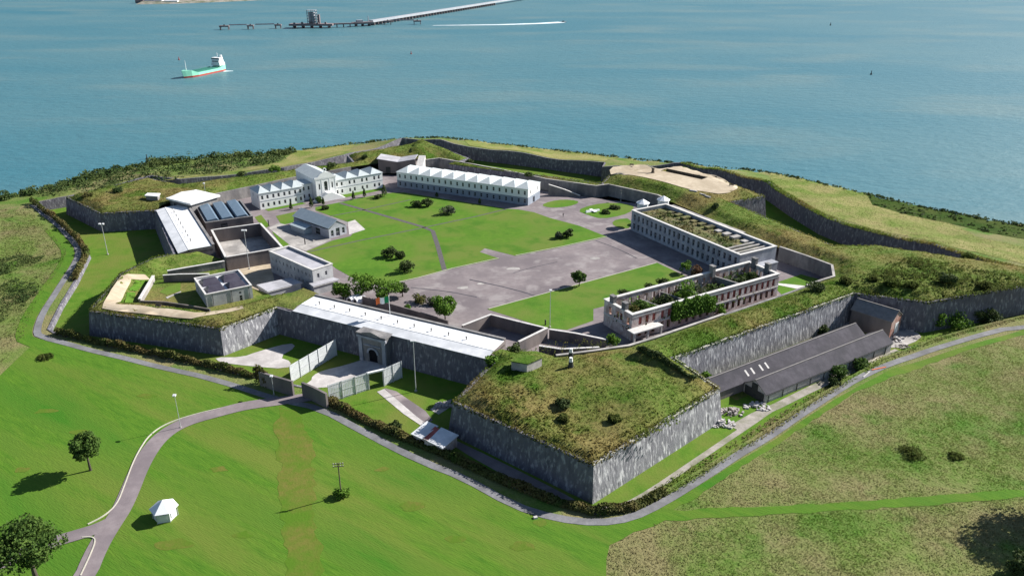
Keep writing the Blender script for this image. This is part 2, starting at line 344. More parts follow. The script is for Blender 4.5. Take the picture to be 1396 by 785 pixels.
def base_h(P):
    P = np.asarray(P, float); out = np.zeros(len(P))
    for k in range(0, len(P), 20000):
        q = P[k:k + 20000]; d2 = ((q[:, None, :] - CTRL[None, :, :2]) ** 2).sum(2) + 16.; wt = d2 ** -1.5
        out[k:k + 20000] = (wt * CTRL[:, 2]).sum(1) / wt.sum(1)
    return out
LANDP = [(-480, -20)] + COAST + [(480, -20)]
def ground_h(P):
    P = np.asarray(P, float); z = base_h(P); ins = inpoly(P, [(-600, -200)] + COAST + [(600, -200)]); d = segdist(P, COAST); d = np.where(ins, 0, d)
    t = np.clip(d / 17., 0, 1); return z - (t ** .8) * (24.5 + z)
def floor_h(P):
    P = np.asarray(P, float); return np.clip(-3.4 - .008 * P[:, 0], -4.5, -2.4)
def fz(x, y): return float(floor_h([(x, y)])[0])
def gz(x, y): return float(ground_h([(x, y)])[0])
def onG(px, py):                                        # pixel to point on the outside ground
    z = -3.
    for _ in range(6): p = at(px, py, z); z = gz(p.x, p.y)
    return at(px, py, z)
def onF(px, py):
    z = -3.5
    for _ in range(4): p = at(px, py, z); z = fz(p.x, p.y)
    return at(px, py, z)
def GA(l): return [tuple(onG(*p)[:2]) for p in l]
def FA(l): return [tuple(onF(*p)[:2]) for p in l]

# outside ground
OUT = [(-480, 30)] + offset_poly([(-480, 30)] + COAST + [(480, 30)], 20)[1:-1] + [(480, 30)]
g = sheet('ground', OUT, ground_h, 'ground', 4.5, holes=[CS]); struct(g)
# ditch floor
d = sheet('ditch_floor', CS, floor_h, 'ditch', 5., holes=[offset_poly(SC, -3)]); struct(d, 'structure'); d.name = 'ground_of_ditch'
# counterscarp walls
def cwall(i0, i1, label, mat='stone', lip=.25):
    ids = [(i0 + k) % len(CS) for k in range((i1 - i0) % len(CS) + 1)]
    mb = MB(); top = [CSA[i] for i in ids]; tz = [CSZ[i] for i in ids]
    pts, zz = [], []
    for k in range(len(top) - 1):
        n = max(1, int(np.hypot(*(top[k + 1] - top[k])) / 3))
        for j in range(n): pts.append(top[k] + (top[k + 1] - top[k]) * j / n); zz.append(tz[k] + (tz[k + 1] - tz[k]) * j / n)
    pts.append(top[-1]); zz.append(tz[-1])
    zz = ground_h(pts) + .12
    C = np.array((0., 280.)); rows = []
    for k, p in enumerate(pts):
        t = pts[min(k + 1, len(pts) - 1)] - pts[max(k - 1, 0)]; t /= np.hypot(*t); nrm = np.array((t[1], -t[0]))
        if not inpoly([p + nrm * 1.5], CS)[0]: nrm = -nrm
        z = zz[k] + lip * .4 * random.random(); b = floor_h([p])[0] - .6; rows.append((p, nrm, z, b))
    for (p, n, z, b), (p2, n2, z2, b2) in zip(rows, rows[1:]):
        q = [(*(p + n * .5), b), (*(p2 + n2 * .5), b2), (*(p2 + n2 * .02), z2), (*(p + n * .02), z)]
        mb.face(q); mb.face([(*(p + n * .02), z), (*(p2 + n2 * .02), z2), (*(p2 - n2 * .7), z2), (*(p - n * .7), z)])
        mb.face([(*(p - n * .7), z), (*(p2 - n2 * .7), z2), (*(p2 - n2 * .7), b2), (*(p - n * .7), b)])
    o = mb.build('counterscarp_wall', mat); bmr = bmesh.new(); bmr.from_mesh(o.data); bmesh.ops.recalc_face_normals(bmr, faces=bmr.faces); bmr.to_mesh(o.data); bmr.free()
    m = rows[len(rows) // 2]; rebase(o, (m[0][0], m[0][1], m[3])); return tag(o, label, 'wall')
nB = len(CS_PX) + 2; e = len(CSP) - 1
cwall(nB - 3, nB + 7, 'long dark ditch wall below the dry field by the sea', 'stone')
cwall(nB + 7, nB + 12, 'ditch wall curving round the sanded bastion on its seaward side')
cwall(nB + 12, nB + 16, 'shaded ditch wall behind the long white barrack')
cwall(nB + 16, e - 1, 'pale rear ditch wall below the bare grass track')
cwall(e - 1, len(CSP) + 1, 'short sunlit wall closing the ditch at its far corner')
cwall(1, 7, 'low pale kerb wall between the ditch lawn and the sunken path')
cwall(7, 18, 'low overgrown bank wall under the long hedge')
cwall(18, nB - 3, 'low grassy bank dropping from the grey path to the shed track', 'ground')

# scarp walls, one object per bastion and curtain
SCA = SC; SCO = offset_poly(SC, 1.15); SCI = offset_poly(SC, -1.0); SCT = 5.0
def idx(p): return int(np.argmin([np.hypot(q[0] - p[0], q[1] - p[1]) for q in SC]))
def scarp(pts, label, cat, mats, name):
    ids = [idx(p) for p in pts]; c = SC[ids[len(ids) // 2]]; root = thing(name, label, cat, (c[0], c[1], fz(*c)))
    for s_, (a, b) in enumerate(zip(ids, ids[1:])):
        mat = mats if isinstance(mats, str) else mats[s_]
        L = np.hypot(SC[b][0] - SC[a][0], SC[b][1] - SC[a][1]); n = max(1, int(L / 2.2)); mb = MB(); cp = []
        l = lambda P, t: (P[a][0] + (P[b][0] - P[a][0]) * t, P[a][1] + (P[b][1] - P[a][1]) * t); prev = None
        for k in range(n + 1):
            t = k / n; o, w_, i = l(SCO, t), l(SC, t), l(SCI, t); j = 0 if k in (0, n) else random.uniform(-.12, .12)
            cur = [(*o, fz(*o) - .6), (*w_, SCT + j), (*i, SCT + j), (*i, fz(*o) - .6)]
            if prev:
                for x in range(3): mb.face([prev[x], cur[x], cur[x + 1], prev[x + 1]])
            q = lambda e: (w_[0] + (w_[0] - i[0]) * e, w_[1] + (w_[1] - i[1]) * e); z, h = SCT + j + .004, random.uniform(.1, .24); A, B = q(.05), q(-.35)
            cp.append([(*A, z), (*B, z), (*B, z + h), (*A, z + h)]); prev = cur
        cm = MB(); cm.rings(cp); todo = [(mb, 'stone_face', mat)] + ([(cm, 'coping', 'kerb')] if mat == 'litstreak' else [])
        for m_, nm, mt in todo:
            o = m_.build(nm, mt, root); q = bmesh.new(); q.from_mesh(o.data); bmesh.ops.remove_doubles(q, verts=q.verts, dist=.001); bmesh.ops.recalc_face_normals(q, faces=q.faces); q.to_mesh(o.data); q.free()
    return root
scarp([(-68.3, 209.4), (-80, 195.6), (-121.7, 207.2), (-126, 236), (-121.5, 250), (-116, 254.2)], 'walls of the bastion carrying the gravel path and square grey block', 'bastion', ['litstreak'] + ['stone'] * 4, 'bastion_wall')
scarp([(-116, 254.2), (-142.7, 303.5)], 'dark curtain wall under the shorter white roof', 'wall', 'stone', 'curtain_wall')
scarp([(-142.7, 303.5), (-162.6, 299.7), (-187.8, 322.1), (-165, 352), (-146, 341)], 'shaded bastion wall above the ditch lawn with a floodlight mast', 'bastion', 'stone', 'bastion_wall')
scarp([(-146, 341), (-78, 382)], 'rear curtain wall behind the white barrack with a chapel front', 'wall', 'stone', 'curtain_wall')
scarp([(-78, 382), (-84, 397), (-46, 428), (-21.3, 390.4), (-29.5, 379)], 'small far bastion behind the valley-roofed gatehouse', 'bastion', 'stone', 'bastion_wall')
scarp([(-29.5, 379), (40, 344)], 'rear curtain wall behind the long saw-roofed barrack', 'wall', 'stone', 'curtain_wall')
scarp([(40, 344), (46, 360), (83, 371), (106.9, 323.2), (90, 314.6)], 'bastion wall round the sanded gun platform', 'bastion', 'stone', 'bastion_wall')
scarp([(90, 314.6), (113, 262)], 'curtain wall behind the long grey barrack', 'wall', 'stone', 'curtain_wall')
scarp([(113, 262), (127, 262), (180, 233.5), (122.6, 213.4), (103.6, 220)], 'bush-covered bastion wall standing behind the brick-ended shed', 'bastion', 'stone', 'bastion_wall')
scarp([(103.6, 220), (41.4, 178.6)], 'long streaked curtain wall beside the twin dark sheds', 'wall', 'litstreak', 'curtain_wall')
scarp([(41.4, 178.6), (49.1, 163.1), (16.4, 132.9), (-13.6, 157.2), (-4.7, 177.2)], 'big angular bastion with a sunlit face and rough grass top', 'bastion', ['litstreak', 'litstreak', 'stone', 'stone'], 'bastion_wall')  # paler stone on the sunward faces, darker stone on the shaded ones
scarp([(-4.7, 177.2), (-68.3, 209.4)], 'shaded entrance curtain wall below the longer white roof', 'wall', 'stone', 'curtain_wall')

# ramparts: two pieces of grassed earth
IN6_PX = [(716, 473, 5), (730, 476, 5), (758, 485, 4.8), (810, 480), (857, 473), (888, 463.5), (986.5, 430), (1066.7, 403), (1099.6, 391), (1120, 383.5), (1136.6, 378.4), (1134, 363), (1099.6, 350.4), (1063, 338), (912, 274), (897, 267),
          (830.6, 252.5), (812.7, 254.8), (743.6, 245), (680, 231.6), (599, 217), (583, 219), (520, 222), (478, 228), (408, 240.5), (320, 259), (283, 267), (262, 276)]
IN6 = A2(IN6_PX, 4.5); IN6[0] = (.8, 176.5)
IN6 = [(-5.2, 180.0), (1.5, 183.2)] + IN6[1:]
IN1 = A2([(306, 352, 3.), (232, 367, 3.), (222, 375, 3.), (209.5, 377, 3.), (189, 409, 3.), (222, 413, 2.8), (287, 424, 2.6), (314.5, 419.5, 2.6), (354.7, 410, 2.6), (372, 402, 3.), (399, 394, 4.5)])
def ring(pts): return [SC[idx(p)] for p in pts]
o6 = [(-142.7, 303.5), (-162.6, 299.7), (-187.8, 322.1), (-165, 352), (-146, 341), (-78, 382), (-84, 397), (-46, 428), (-21.3, 390.4), (-29.5, 379), (40, 344), (46, 360), (83, 371), (106.9, 323.2), (90, 314.6), (113, 262), (127, 262), (180, 233.5),
      (122.6, 213.4), (103.6, 220), (41.4, 178.6), (49.1, 163.1), (16.4, 132.9), (-13.6, 157.2), (-4.7, 177.2)]
R6 = [SCI[idx(p)] for p in o6] + IN6
o1 = [(-68.3, 209.4), (-80, 195.6), (-121.7, 207.2), (-126, 236), (-121.5, 250), (-116, 254.2)]
R1 = [SCI[idx(p)] for p in o1] + [(-111, 256.5)] + IN1 + [(-57.8, 217.6), (-61.2, 211.), (-62.9, 207.5)]
HOL = at(790, 572, 5); TRV = [tuple(at(869, 484, 6)[:2]), tuple(at(912, 501, 6)[:2]), tuple(at(950, 522, 6)[:2])]
def ridge(P, line, h, wd):
    d = segdist(P, line); return h * np.exp(-(d / wd) ** 2)
B4C = np.array((82, 340.))
def ramp_h(P, zin, inner, ztop):
    P = np.asarray(P, float); do = segdist(P, SCI, True); di = segdist(P, inner)
    zt = np.full(len(P), ztop) if not callable(ztop) else ztop(P)
    z = np.minimum(np.minimum(zin + .02 + .42 * np.maximum(di - .8, 0), SCT + .1 + .5 * do), zt)
    nn = nzf(P, .11, 3.) * .45 + nzf(P, .4, 9.) * .2
    return z + nn * np.clip(np.minimum(do, di) / 2.5, .12, 1)
def ztop6(P):
    z = np.full(len(P), 6.5) + 2. * ((P[:, 1] > 332) & (P[:, 0] > -50) & (P[:, 0] < 42)); z += 1.0 * np.exp(-(np.hypot(P[:, 0] - 78, P[:, 1] - 345) / 38) ** 4)
    z -= 1.9 * np.exp(-(np.hypot(P[:, 0] - HOL.x, P[:, 1] - HOL.y) / 11) ** 2) * 1.0
    z += .9 * np.exp(-(np.hypot((P[:, 0] - 135) / 1.6, P[:, 1] - 236) / 14) ** 2)
    return z + ridge(P, TRV, 1.3, 1.3)
PIT_C = at(933, 238, 7.4)
def pitf(P):
    a, b = np.array(at(905, 231.5, 7.4)[:2]), np.array(at(961, 243.5, 7.4)[:2]); u = (b - a) / np.hypot(*(b - a)); q = P - a; t = q @ u; s = q @ np.array((-u[1], u[0]))
    return ((t > 0) & (t < np.hypot(*(b - a))) & (np.abs(s) < 2.6))
def h6(P):
    P = np.asarray(P, float); z = ramp_h(P, 4.5, IN6[1:], ztop6); near = np.hypot(P[:, 0] - 78, P[:, 1] - 345) < 26; z = np.where(near & (z > 7.), 7.35 + .1 * (z - 7.35), z)
    return np.where(pitf(P), z - 1.7, z)
def h1(P): P = np.asarray(P, float); return ramp_h(P, 2.7 + 3. * np.exp(-(np.hypot(P[:, 0] + 61, P[:, 1] - 214) / 9) ** 2), IN1, 5.9)
pa, pb = np.array(at(905, 231.5, 7.4)[:2]), np.array(at(961, 243.5, 7.4)[:2]); pu = (pb - pa) / np.hypot(*(pb - pa)); pn = np.array((-pu[1], pu[0]))
PITL = [[tuple(pa + pn * s * 2.62), tuple(pb + pn * s * 2.62)] for s in (1, -1)] + [[tuple(pa + pn * s * 2.5), tuple(pb + pn * s * 2.5)] for s in (1, -1)]
r = sheet('rampart_terrain', R6, h6, 'rampart', 1.9, lines=PITL); struct(r)
r = sheet('rampart_terrain', R1, h1, 'rampart', 1.6); struct(r)
def zr6(x, y): return float(h6(np.array([(x, y)]))[0])
def zr1(x, y): return float(h1(np.array([(x, y)]))[0])
def onR(px, py, f=None):
    f = f or zr6; z = 6.
    for _ in range(6): p = at(px, py, z); z = f(p.x, p.y)
    return at(px, py, z)

# parade ground
flat0 = lambda P: np.zeros(len(P))
PAR = [(-66, 209), (-7, 181.5), (2, 184), (42, 182), (103, 222), (112, 262), (90, 313), (40, 336), (-30, 373), (-78, 379), (-143, 338), (-141, 305), (-113, 256), (-118, 235), (-118, 210), (-82, 199.5)]
struct(sheet('parade_ground', PAR, flat0, 'asphalt', 12.))
def lawn(px, name='lawn', mat='inlawn', off=.03, sm=0, holes=()):
    l = A2(px); l = smooth_line(l, sm, True) if sm else l
    return struct(sheet(name, l, flat0, mat, 8., off))
BIG = [(538, 386), (570, 379), (616, 366.5), (681, 352.5), (654, 343.5), (661, 338.5), (703, 349), (765, 337), (828, 323), (790, 308), (749, 297), (728, 289.5), (706, 285.6), (690, 284.6), (620, 273.5), (550, 262.5), (524, 263.5), (466, 275.5), (430, 282.5),
       (430, 287), (455, 296), (490, 308), (478, 322), (453, 328), (417, 343), (440, 352), (458, 366), (490, 384), (520, 389)]
lawn(BIG)
lawn([(664, 421.5), (753, 397), (895.5, 358), (934, 376), (870, 406), (809, 421), (809, 437), (773, 449.5), (745, 447)])
lawn([(739, 279), (750, 274.5), (768, 272), (787, 273.5), (789, 277), (776, 281.5), (755, 283.5), (742, 282)], sm=1)
lawn([(786, 287), (807, 279), (836, 276), (864, 280), (863, 287), (848, 294), (820, 298.5), (803, 294)], sm=1)
lawn([(833, 305), (840, 298.8), (860, 297.4), (860.5, 311), (846, 312)], sm=1)
lawn([(376, 294.6), (404, 288.5), (400, 303), (384, 307)])
lawn([(361, 285.5), (412, 276.2), (418, 277.5), (366, 288)])
lawn([(463, 265.5), (521, 256.5), (523, 259), (468, 270)])
lawn([(347, 296), (356, 293), (368, 308), (360, 312)]); lawn([(371, 316), (380, 318), (396, 334), (386, 338)])
def path(px, wd, name='path', mat='asphalt', off=.05, sm=1):
    return struct(sheet(name, ribbon(dense(smooth_line(A2(px), sm) if sm else A2(px), 6, False), wd), flat0, mat, 6., off))
path([(464, 277), (520, 293), (575, 309), (590, 315), (597, 336), (606, 368.5)], 1.7, 'path', 'tar', sm=0)
path([(422, 343), (500, 326), (570, 312), (650, 295), (691, 285)], .8, 'path', 'tar', sm=0)
path([(450, 295), (500, 285.5), (560, 272.5)], .75, 'path', 'tar', sm=0)
for pts in ([(666, 421), (753, 397.2), (895, 358.4)], [(538, 385.6), (570, 378.6), (616, 366), (680, 352)], [(703, 348.4), (765, 336.4), (827, 322.5)]):   # pale kerb edges of the parade lawns
    l = dense(A2(pts), 8, False); mb = MB(); q = ribbon(l, .28); n = len(l)
    for i in range(n - 1): mb.prism([q[i], q[i + 1], q[2 * n - 2 - i], q[2 * n - 1 - i]], .0, .12)
    struct(mb.build('kerb', 'kerb'))
struct(sheet('forecourt_ground', A2([(366, 311), (380, 304), (400, 309), (440, 319), (452, 327), (417, 342), (400, 338), (386, 327)]), flat0, 'concrete', 8., .06))
struct(sheet('forecourt_ground', A2([(476, 320), (474, 303), (484, 300), (498, 313)]), flat0, 'palegravel', 8., .055))
for pts, wd_ in (([(812, 328), (840, 338), (868, 352)], .5), ([(640, 381), (700, 394), (745, 408)], .6), ([(560, 392), (610, 397), (650, 405)], .5), ([(700, 372), (720, 366), (760, 357)], .35)): path(pts, wd_, 'tar_line_path', 'darkroof', .015)
for c_, r_ in (((700, 366), 3.), ((632, 392), 2.2), ((655, 387), 1.8), ((812, 352), 2.4), ((725, 345), 1.6)):
    q = at(*c_, 0); struct(sheet('worn_patch_ground', smooth_line([(q.x + r_ * random.uniform(.5, 1.2) * math.cos(k), q.y + .6 * r_ * random.uniform(.5, 1.2) * math.sin(k)) for k in (0, .9, 1.8, 2.7, 3.6, 4.5, 5.4)], 1, True), flat0, 'concrete', 3., .012))
# courtyard inside the path bastion, and tan yard
struct(sheet('courtyard_ground', [tuple(p) for p in IN1[:10]] + A2([(345, 393, 2.65), (306.7, 376, 2.65)]), lambda P: np.full(len(P), 2.65), 'rampart', 4.))
struct(sheet('yard_ground', A2([(306, 374), (315, 366), (368, 360), (375, 385), (352, 400), (338, 392)]), flat0, 'tangravel', 6., .05))
struct(sheet('lawn', A2([(226, 392, 2.7), (246, 385, 2.7), (246, 396, 2.7), (228, 402, 2.7), (217, 398, 2.7)]), lambda P: np.full(len(P), 2.7), 'inlawn', 5.))
struct(sheet('path', A2([(226, 405, 2.74), (247, 396.5, 2.74), (247, 398, 2.74), (228, 407, 2.74)]), lambda P: np.full(len(P), 2.74), 'concrete', 5.))
PTH = [(201, 377.5), (172, 377), (148, 416.5), (263, 430), (300, 424.5), (330, 417)]
l = [tuple(onR(*p, zr1)[:2]) for p in PTH]
struct(sheet('path', ribbon(dense(l, 3, False), 3.6), lambda P: h1(P), 'tangravel', 1.6, .12))
for q in ([(187, 381), (206, 378.5), (186, 397), (175, 396)], [(173, 398.5), (185, 399), (181, 412), (167, 413)]):
    struct(sheet('lawn', [tuple(onR(*p, zr1)[:2]) for p in q], lambda P: h1(P), 'inlawn', 1.6, .1))
# sanded gun platform
SAND = [(829, 231), (838, 226.5), (870, 224.5), (905, 226), (945, 228), (985, 238), (1012, 255), (985, 266), (962, 262), (940, 259), (900, 247), (868, 240), (845, 237.5)]
sp = [tuple(at(*p, 7.3)[:2]) for p in SAND]
struct(sheet('sand', smooth_line(sp, 1, True), lambda P: h6(P), 'tangravel', 1.9, .14, holes=[[PITL[0][0], PITL[0][1], PITL[1][1], PITL[1][0]]]))
# outside: lawns, dry field, path, road
HB = [(46, 283), (75, 303), (104, 333), (108, 347), (98, 366), (77, 398), (58, 427), (50, 450), (53, 459), (115, 475.5), (229, 503), (293, 517.5), (350, 536), (385, 546), (437, 557), (503, 592.5), (579, 631), (630, 650), (700, 689), (757, 706.5), (815, 713), (860, 706.5), (901, 687), (958, 652), (1015, 614.5), (1100, 560), (1135, 537), (1168, 516.5), (1212, 496), (1275, 475), (1396, 440)]
pl = GA(HB); pl[0] = tuple(at(44, 281, 1.)[:2]); PATH_L = smooth_line(pl + [(200, 214), (280, 200)], 1)
FRONT = GA([(0, 512), (45, 470), (56, 462), (115, 476), (293, 518), (350, 536), (437, 557), (503, 593), (630, 651), (700, 690), (815, 714), (860, 708), (920, 682), (1030, 615), (1140, 543), (1215, 503), (1300, 477), (1396, 449)])
FRONT = [(-260, 120), (-200, 178)] + FRONT[0:] 
RAG = lambda l: [(p[0] + random.uniform(-.35, .35), p[1] + random.uniform(-.35, .35)) for p in dense(l, 2.2, False)]
EDGE = RAG(GA([(1396, 456), (1300, 484), (1222, 512), (1170, 533), (1100, 578), (1030, 625), (960, 670), (918, 696), (1000, 691), (1150, 685), (1396, 667)])) + [(200, 150)] + RAG([(200, 148.5)] + GA([(1396, 678), (1250, 690), (1100, 699), (1000, 704), (905, 710), (862, 726), (832, 744), (827, 762), (828, 785)])) + [(8, 95), (8, 30), (-260, 30)]
LAWN = FRONT + EDGE
struct(sheet('lawn', LAWN, ground_h, 'lawn', 4., .06))
def gpath(line, wd, name, mat, off, step=3.): return struct(sheet(name, ribbon(dense(line, 3., False), wd), ground_h, mat, step, off))
gpath(PATH_L, 2.0, 'path', 'gravel', .12)
RD = smooth_line(GA([(425, 541), (380, 547), (335, 553), (300, 562), (262, 572), (235, 584), (214, 601), (199, 622), (187, 645), (178, 668), (166, 695), (152, 716), (138, 738), (126, 762), (117, 785)]) + [(-78, 98)], 2)
gpath(RD, 4.0, 'road', 'road', .16); BR = smooth_line(GA([(160, 708), (130, 722), (100, 731), (72, 739), (35, 752), (0, 770)]) + [(-104, 108)], 1)
gpath(BR, 3.4, 'road', 'road', .18)
def kerbline(px, side=0):
    l = dense(smooth_line(GA(px), 2), 2.5, False); mb = MB(); q = ribbon(l, .22); n = len(l)
    for i in range(n - 1):
        a = [q[i], q[i + 1], q[2 * n - 2 - i], q[2 * n - 1 - i]]; z = [gz(*p) for p in a]
        b = [(*p, k) for p, k in zip(a, z)]; t = [(*p, k + .27) for p, k in zip(a, z)]
        if area(a) < 0: b, t = b[::-1], t[::-1]
        mb.hexa(b, t)
    struct(mb.build('kerb', 'kerb'))
kerbline([(300, 557), (262, 566), (226, 578), (204, 593), (191, 612), (181, 632), (170, 662), (160, 688), (142, 704), (120, 715)])
kerbline([(110, 785), (121, 762), (131, 738), (127, 732), (112, 733)])
st = [(p[0] + random.uniform(-.8, .8), p[1] + random.uniform(-.5, .5)) for p in dense(GA([(384, 556), (374, 580), (379, 620), (382, 660), (387, 720), (394, 785)]) + [(-38, 95)], 1.6, False)] + [(p[0] + random.uniform(-.8, .8), p[1] + random.uniform(-.5, .5)) for p in dense([(-30, 95)] + GA([(440, 785), (441, 745), (432, 735), (430, 700), (428, 660), (424, 600), (414, 575), (400, 560), (384, 556)]), 1.6, False)]
struct(sheet('lawn', st, ground_h, 'strip', 2., .085))
DRYF = GA([(1396, 360), (1330, 344), (1270, 329), (1192, 313), (1123, 291), (1086, 270), (1052, 248), (1035, 240), (1100, 249), (1145, 262), (1190, 279), (1240, 293), (1290, 303), (1318, 315), (1330, 323), (1396, 337)])
struct(sheet('dry_field', RAG(DRYF + [DRYF[0]]), ground_h, 'dry', 3., .08))
struct(sheet('dry_field', RAG(GA([(205, 250), (300, 236), (380, 222), (450, 206), (515, 193), (524, 195), (468, 210), (388, 227), (320, 235), (250, 243)] + [(205, 250)])), ground_h, 'dry', 2.5, .08))
struct(sheet('dry_field', RAG(GA([(606, 188.5), (700, 202), (800, 213), (880, 221), (960, 228), (985, 231), (900, 223), (824, 220.5), (700, 205.5), (640, 199), (606, 188.5)])), ground_h, 'dry', 2.5, .08))
# ditch details: tracks and bare concrete
def fsheet(name, px, mat, off, sm=0, step=3.): l = FA(px); l = smooth_line(l, sm, True) if sm else l; return struct(sheet(name, l, floor_h, mat, step, off))
fsheet('path', [(292, 487), (330, 487), (352, 479), (396, 467), (404, 473), (380, 487), (398, 493), (392, 503), (340, 499), (300, 494)], 'palegravel', .06, 1)
fsheet('road', [(398, 545), (378, 548), (383, 540), (405, 528), (424, 520), (426, 512), (440, 505), (470, 498), (492, 491), (505, 485), (506, 478), (548, 487), (548, 492), (525, 503), (490, 512), (470, 523), (462, 530), (440, 527), (420, 533)], 'palegravel', .06, 1)
fsheet('path', [(514, 534), (524, 530), (566, 566), (582, 578), (574, 580), (550, 564)], 'palegravel', .06)
fsheet('road', [(524, 529), (540, 533), (580, 560), (590, 573), (578, 577), (552, 556)], 'asphalt', .05)
fsheet('path', [(586, 558), (598, 550), (616, 544), (612, 556), (598, 565)], 'concrete', .06)
fsheet('path', [(600, 590), (680, 628), (760, 668), (800, 690), (775, 690), (700, 655), (620, 610)], 'asphalt', .05, 1)
l = FA([(812, 693), (852, 690), (890, 668), (940, 634), (990, 600), (1020, 580), (1052, 558)]); struct(sheet('path', ribbon(dense(smooth_line(l, 1), 3, False), 1.5), floor_h, 'track', 3., .07))
l = FA([(1000, 583), (1030, 566), (1060, 553), (1100, 533), (1160, 505), (1225, 478)]); struct(sheet('path', ribbon(dense(l, 3, False), 2.4), floor_h, 'track', 3., .06))
fsheet('yard_ground', [(1180, 462), (1215, 446), (1250, 452), (1258, 462), (1215, 478)], 'concrete', .07, 1)
struct(sheet('yard_ground', ribbon(FA([(975, 530), (1172, 446)]), 14.), floor_h, 'rampart', 3., .05))
# sea
W = bpy.data.materials.new('sea'); W.use_nodes = True; t = W.node_tree; N, L = t.nodes, t.links; b = N['Principled BSDF']
g_ = N.new('ShaderNodeNewGeometry')
def wn(s, st, d=3., r=.55):
    mp = N.new('ShaderNodeMapping'); mp.inputs['Scale'].default_value = st; mp.inputs['Rotation'].default_value = (0, 0, .35); L.new(g_.outputs['Position'], mp.inputs[0])
    n = N.new('ShaderNodeTexNoise'); n.inputs['Scale'].default_value = s; n.inputs['Detail'].default_value = d; n.inputs['Roughness'].default_value = r; L.new(mp.outputs[0], n.inputs[0]); return n.outputs[0]
def mr(f, a, c):
    r_ = N.new('ShaderNodeMapRange'); r_.inputs[1].default_value = a; r_.inputs[2].default_value = c; L.new(f, r_.inputs[0]); return r_.outputs[0]
def mx(f, a, c):
    x = N.new('ShaderNodeMix'); x.data_type = 'RGBA'; L.new(f, x.inputs[0])
    for k, v in ((6, a), (7, c)):
        if hasattr(v, 'links'): L.new(v, x.inputs[k])
        else: x.inputs[k].default_value = (*v, 1)
    return x.outputs[2]
c = mx(mr(wn(.0022, (.7, 1.6, 1), 5.), .3, .7), (.040, .150, .188), (.095, .192, .208))
c = mx(mr(wn(.006, (.8, 1.6, 1), 5.), .5, .8), c, (.135, .208, .205))
foam = mr(wn(.05, (.5, 1.2, 1), 6., .68), .735, .77); c = mx(foam, c, (.75, .8, .8))
L.new(c, b.inputs['Base Color']); b.inputs['Roughness'].default_value = .42; b.inputs['IOR'].default_value = 1.33; b.inputs['Specular IOR Level'].default_value = .35
bp = N.new('ShaderNodeBump'); bp.inputs['Distance'].default_value = 1.5; L.new(wn(.11, (.8, 1.4, 1), 6., .62), bp.inputs['Height']); bp.inputs['Strength'].default_value = .8; L.new(bp.outputs[0], b.inputs['Normal'])
M['sea'] = W
mb = MB(); n = 24; X = 9000
for i in range(n):
    for j in range(n):
        x0, y0 = -X + 2 * X * i / n, -3000 + 15000 * j / n; mb.face([(x0, y0, SEA), (x0 + 2 * X / n, y0, SEA), (x0 + 2 * X / n, y0 + 15000 / n, SEA), (x0, y0 + 15000 / n, SEA)])
struct(mb.build('water', 'sea'))

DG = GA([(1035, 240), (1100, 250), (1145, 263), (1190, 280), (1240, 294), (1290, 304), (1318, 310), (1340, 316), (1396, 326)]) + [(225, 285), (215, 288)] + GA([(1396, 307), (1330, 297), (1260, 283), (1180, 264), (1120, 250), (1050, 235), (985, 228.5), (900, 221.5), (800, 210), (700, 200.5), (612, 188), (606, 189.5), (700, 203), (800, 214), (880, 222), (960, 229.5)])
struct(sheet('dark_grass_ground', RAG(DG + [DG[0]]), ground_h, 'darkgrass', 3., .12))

gpath(smooth_line([tuple(p) for p in offset_poly(PATH_L[2:40], 3.4)][1:-1], 0), 4.2, 'lawn', 'lawn', .07)

for c_, r_ in (((712, 744), 1.9), (((735, 712)), 1.6), ((240, 742), 2.6), ((172, 690), 1.2), ((330, 730), 1.8), ((560, 690), 2.2), ((620, 735), 1.8), ((110, 590), 2.), ((60, 560), 2.4), ((30, 640), 1.6), ((200, 540), 1.8), ((520, 640), 1.5), ((300, 640), 1.6)):
    q = onG(*c_); struct(sheet('worn_lawn', smooth_line([(q.x + 1.5 * r_ * random.uniform(.4, 1.2) * math.cos(k * .7), q.y + .8 * r_ * random.uniform(.4, 1.2) * math.sin(k * .7)) for k in range(9)], 1, True), ground_h, 'strip', 2., .085))
# ------------------------------------------------------------------ walls inside the fort
def wallthing(name, label, pts, ztop, zbase, th, mat, cop='coping', co=.12, ch=.18, cat='wall'):
    """pts: world (x,y); ztop/zbase number or list"""
    n = len(pts); zt = ztop if hasattr(ztop, '__len__') else [ztop] * n; zb = zbase if hasattr(zbase, '__len__') else [zbase] * n
    c = pts[n // 2]; root = thing(name, label, cat, (c[0], c[1], zb[n // 2])); mb, cb = MB(), MB()
    def strip(M_, wd, a0, a1):
        q = ribbon(pts, wd); rs = []
        for i in range(n): l, r = q[i], q[2 * n - 1 - i]; rs.append([(*l, a0[i]), (*r, a0[i]), (*r, a1[i]), (*l, a1[i])])
        M_.rings(rs)
    strip(mb, th, [z - .3 for z in zb], zt); m_ = [(mb, 'wall_face', mat)]
    if cop: strip(cb, th + 2 * co, [z + .003 for z in zt], [z + ch for z in zt]); m_.append((cb, 'coping', cop))
    for b, nm, mt in m_:
        o = b.build(nm, mt, root); q = bmesh.new(); q.from_mesh(o.data); bmesh.ops.recalc_face_normals(q, faces=q.faces); q.to_mesh(o.data); q.free()
    return root
def retain(i0, i1, label, mat='innerwall', up=.45, cop='concrete'):
    p = dense(IN6[i0:i1 + 1], 4., False); z = [min(zr6(*q), 5.2) + up for q in p]
    for k in range(1, len(z)): z[k] = min(max(z[k], 4.6), 5.4)
    z[0] = z[1]; return wallthing('retaining_wall', label, p, z, -.2, .7, mat, cop, co=.06, ch=.14)
retain(3, 7, 'low coped wall edging the grassy bastion behind the yards')
retain(7, 9, 'mossy wall at the foot of the ruined pink barrack', 'innerwall', .1, 'innerwall')
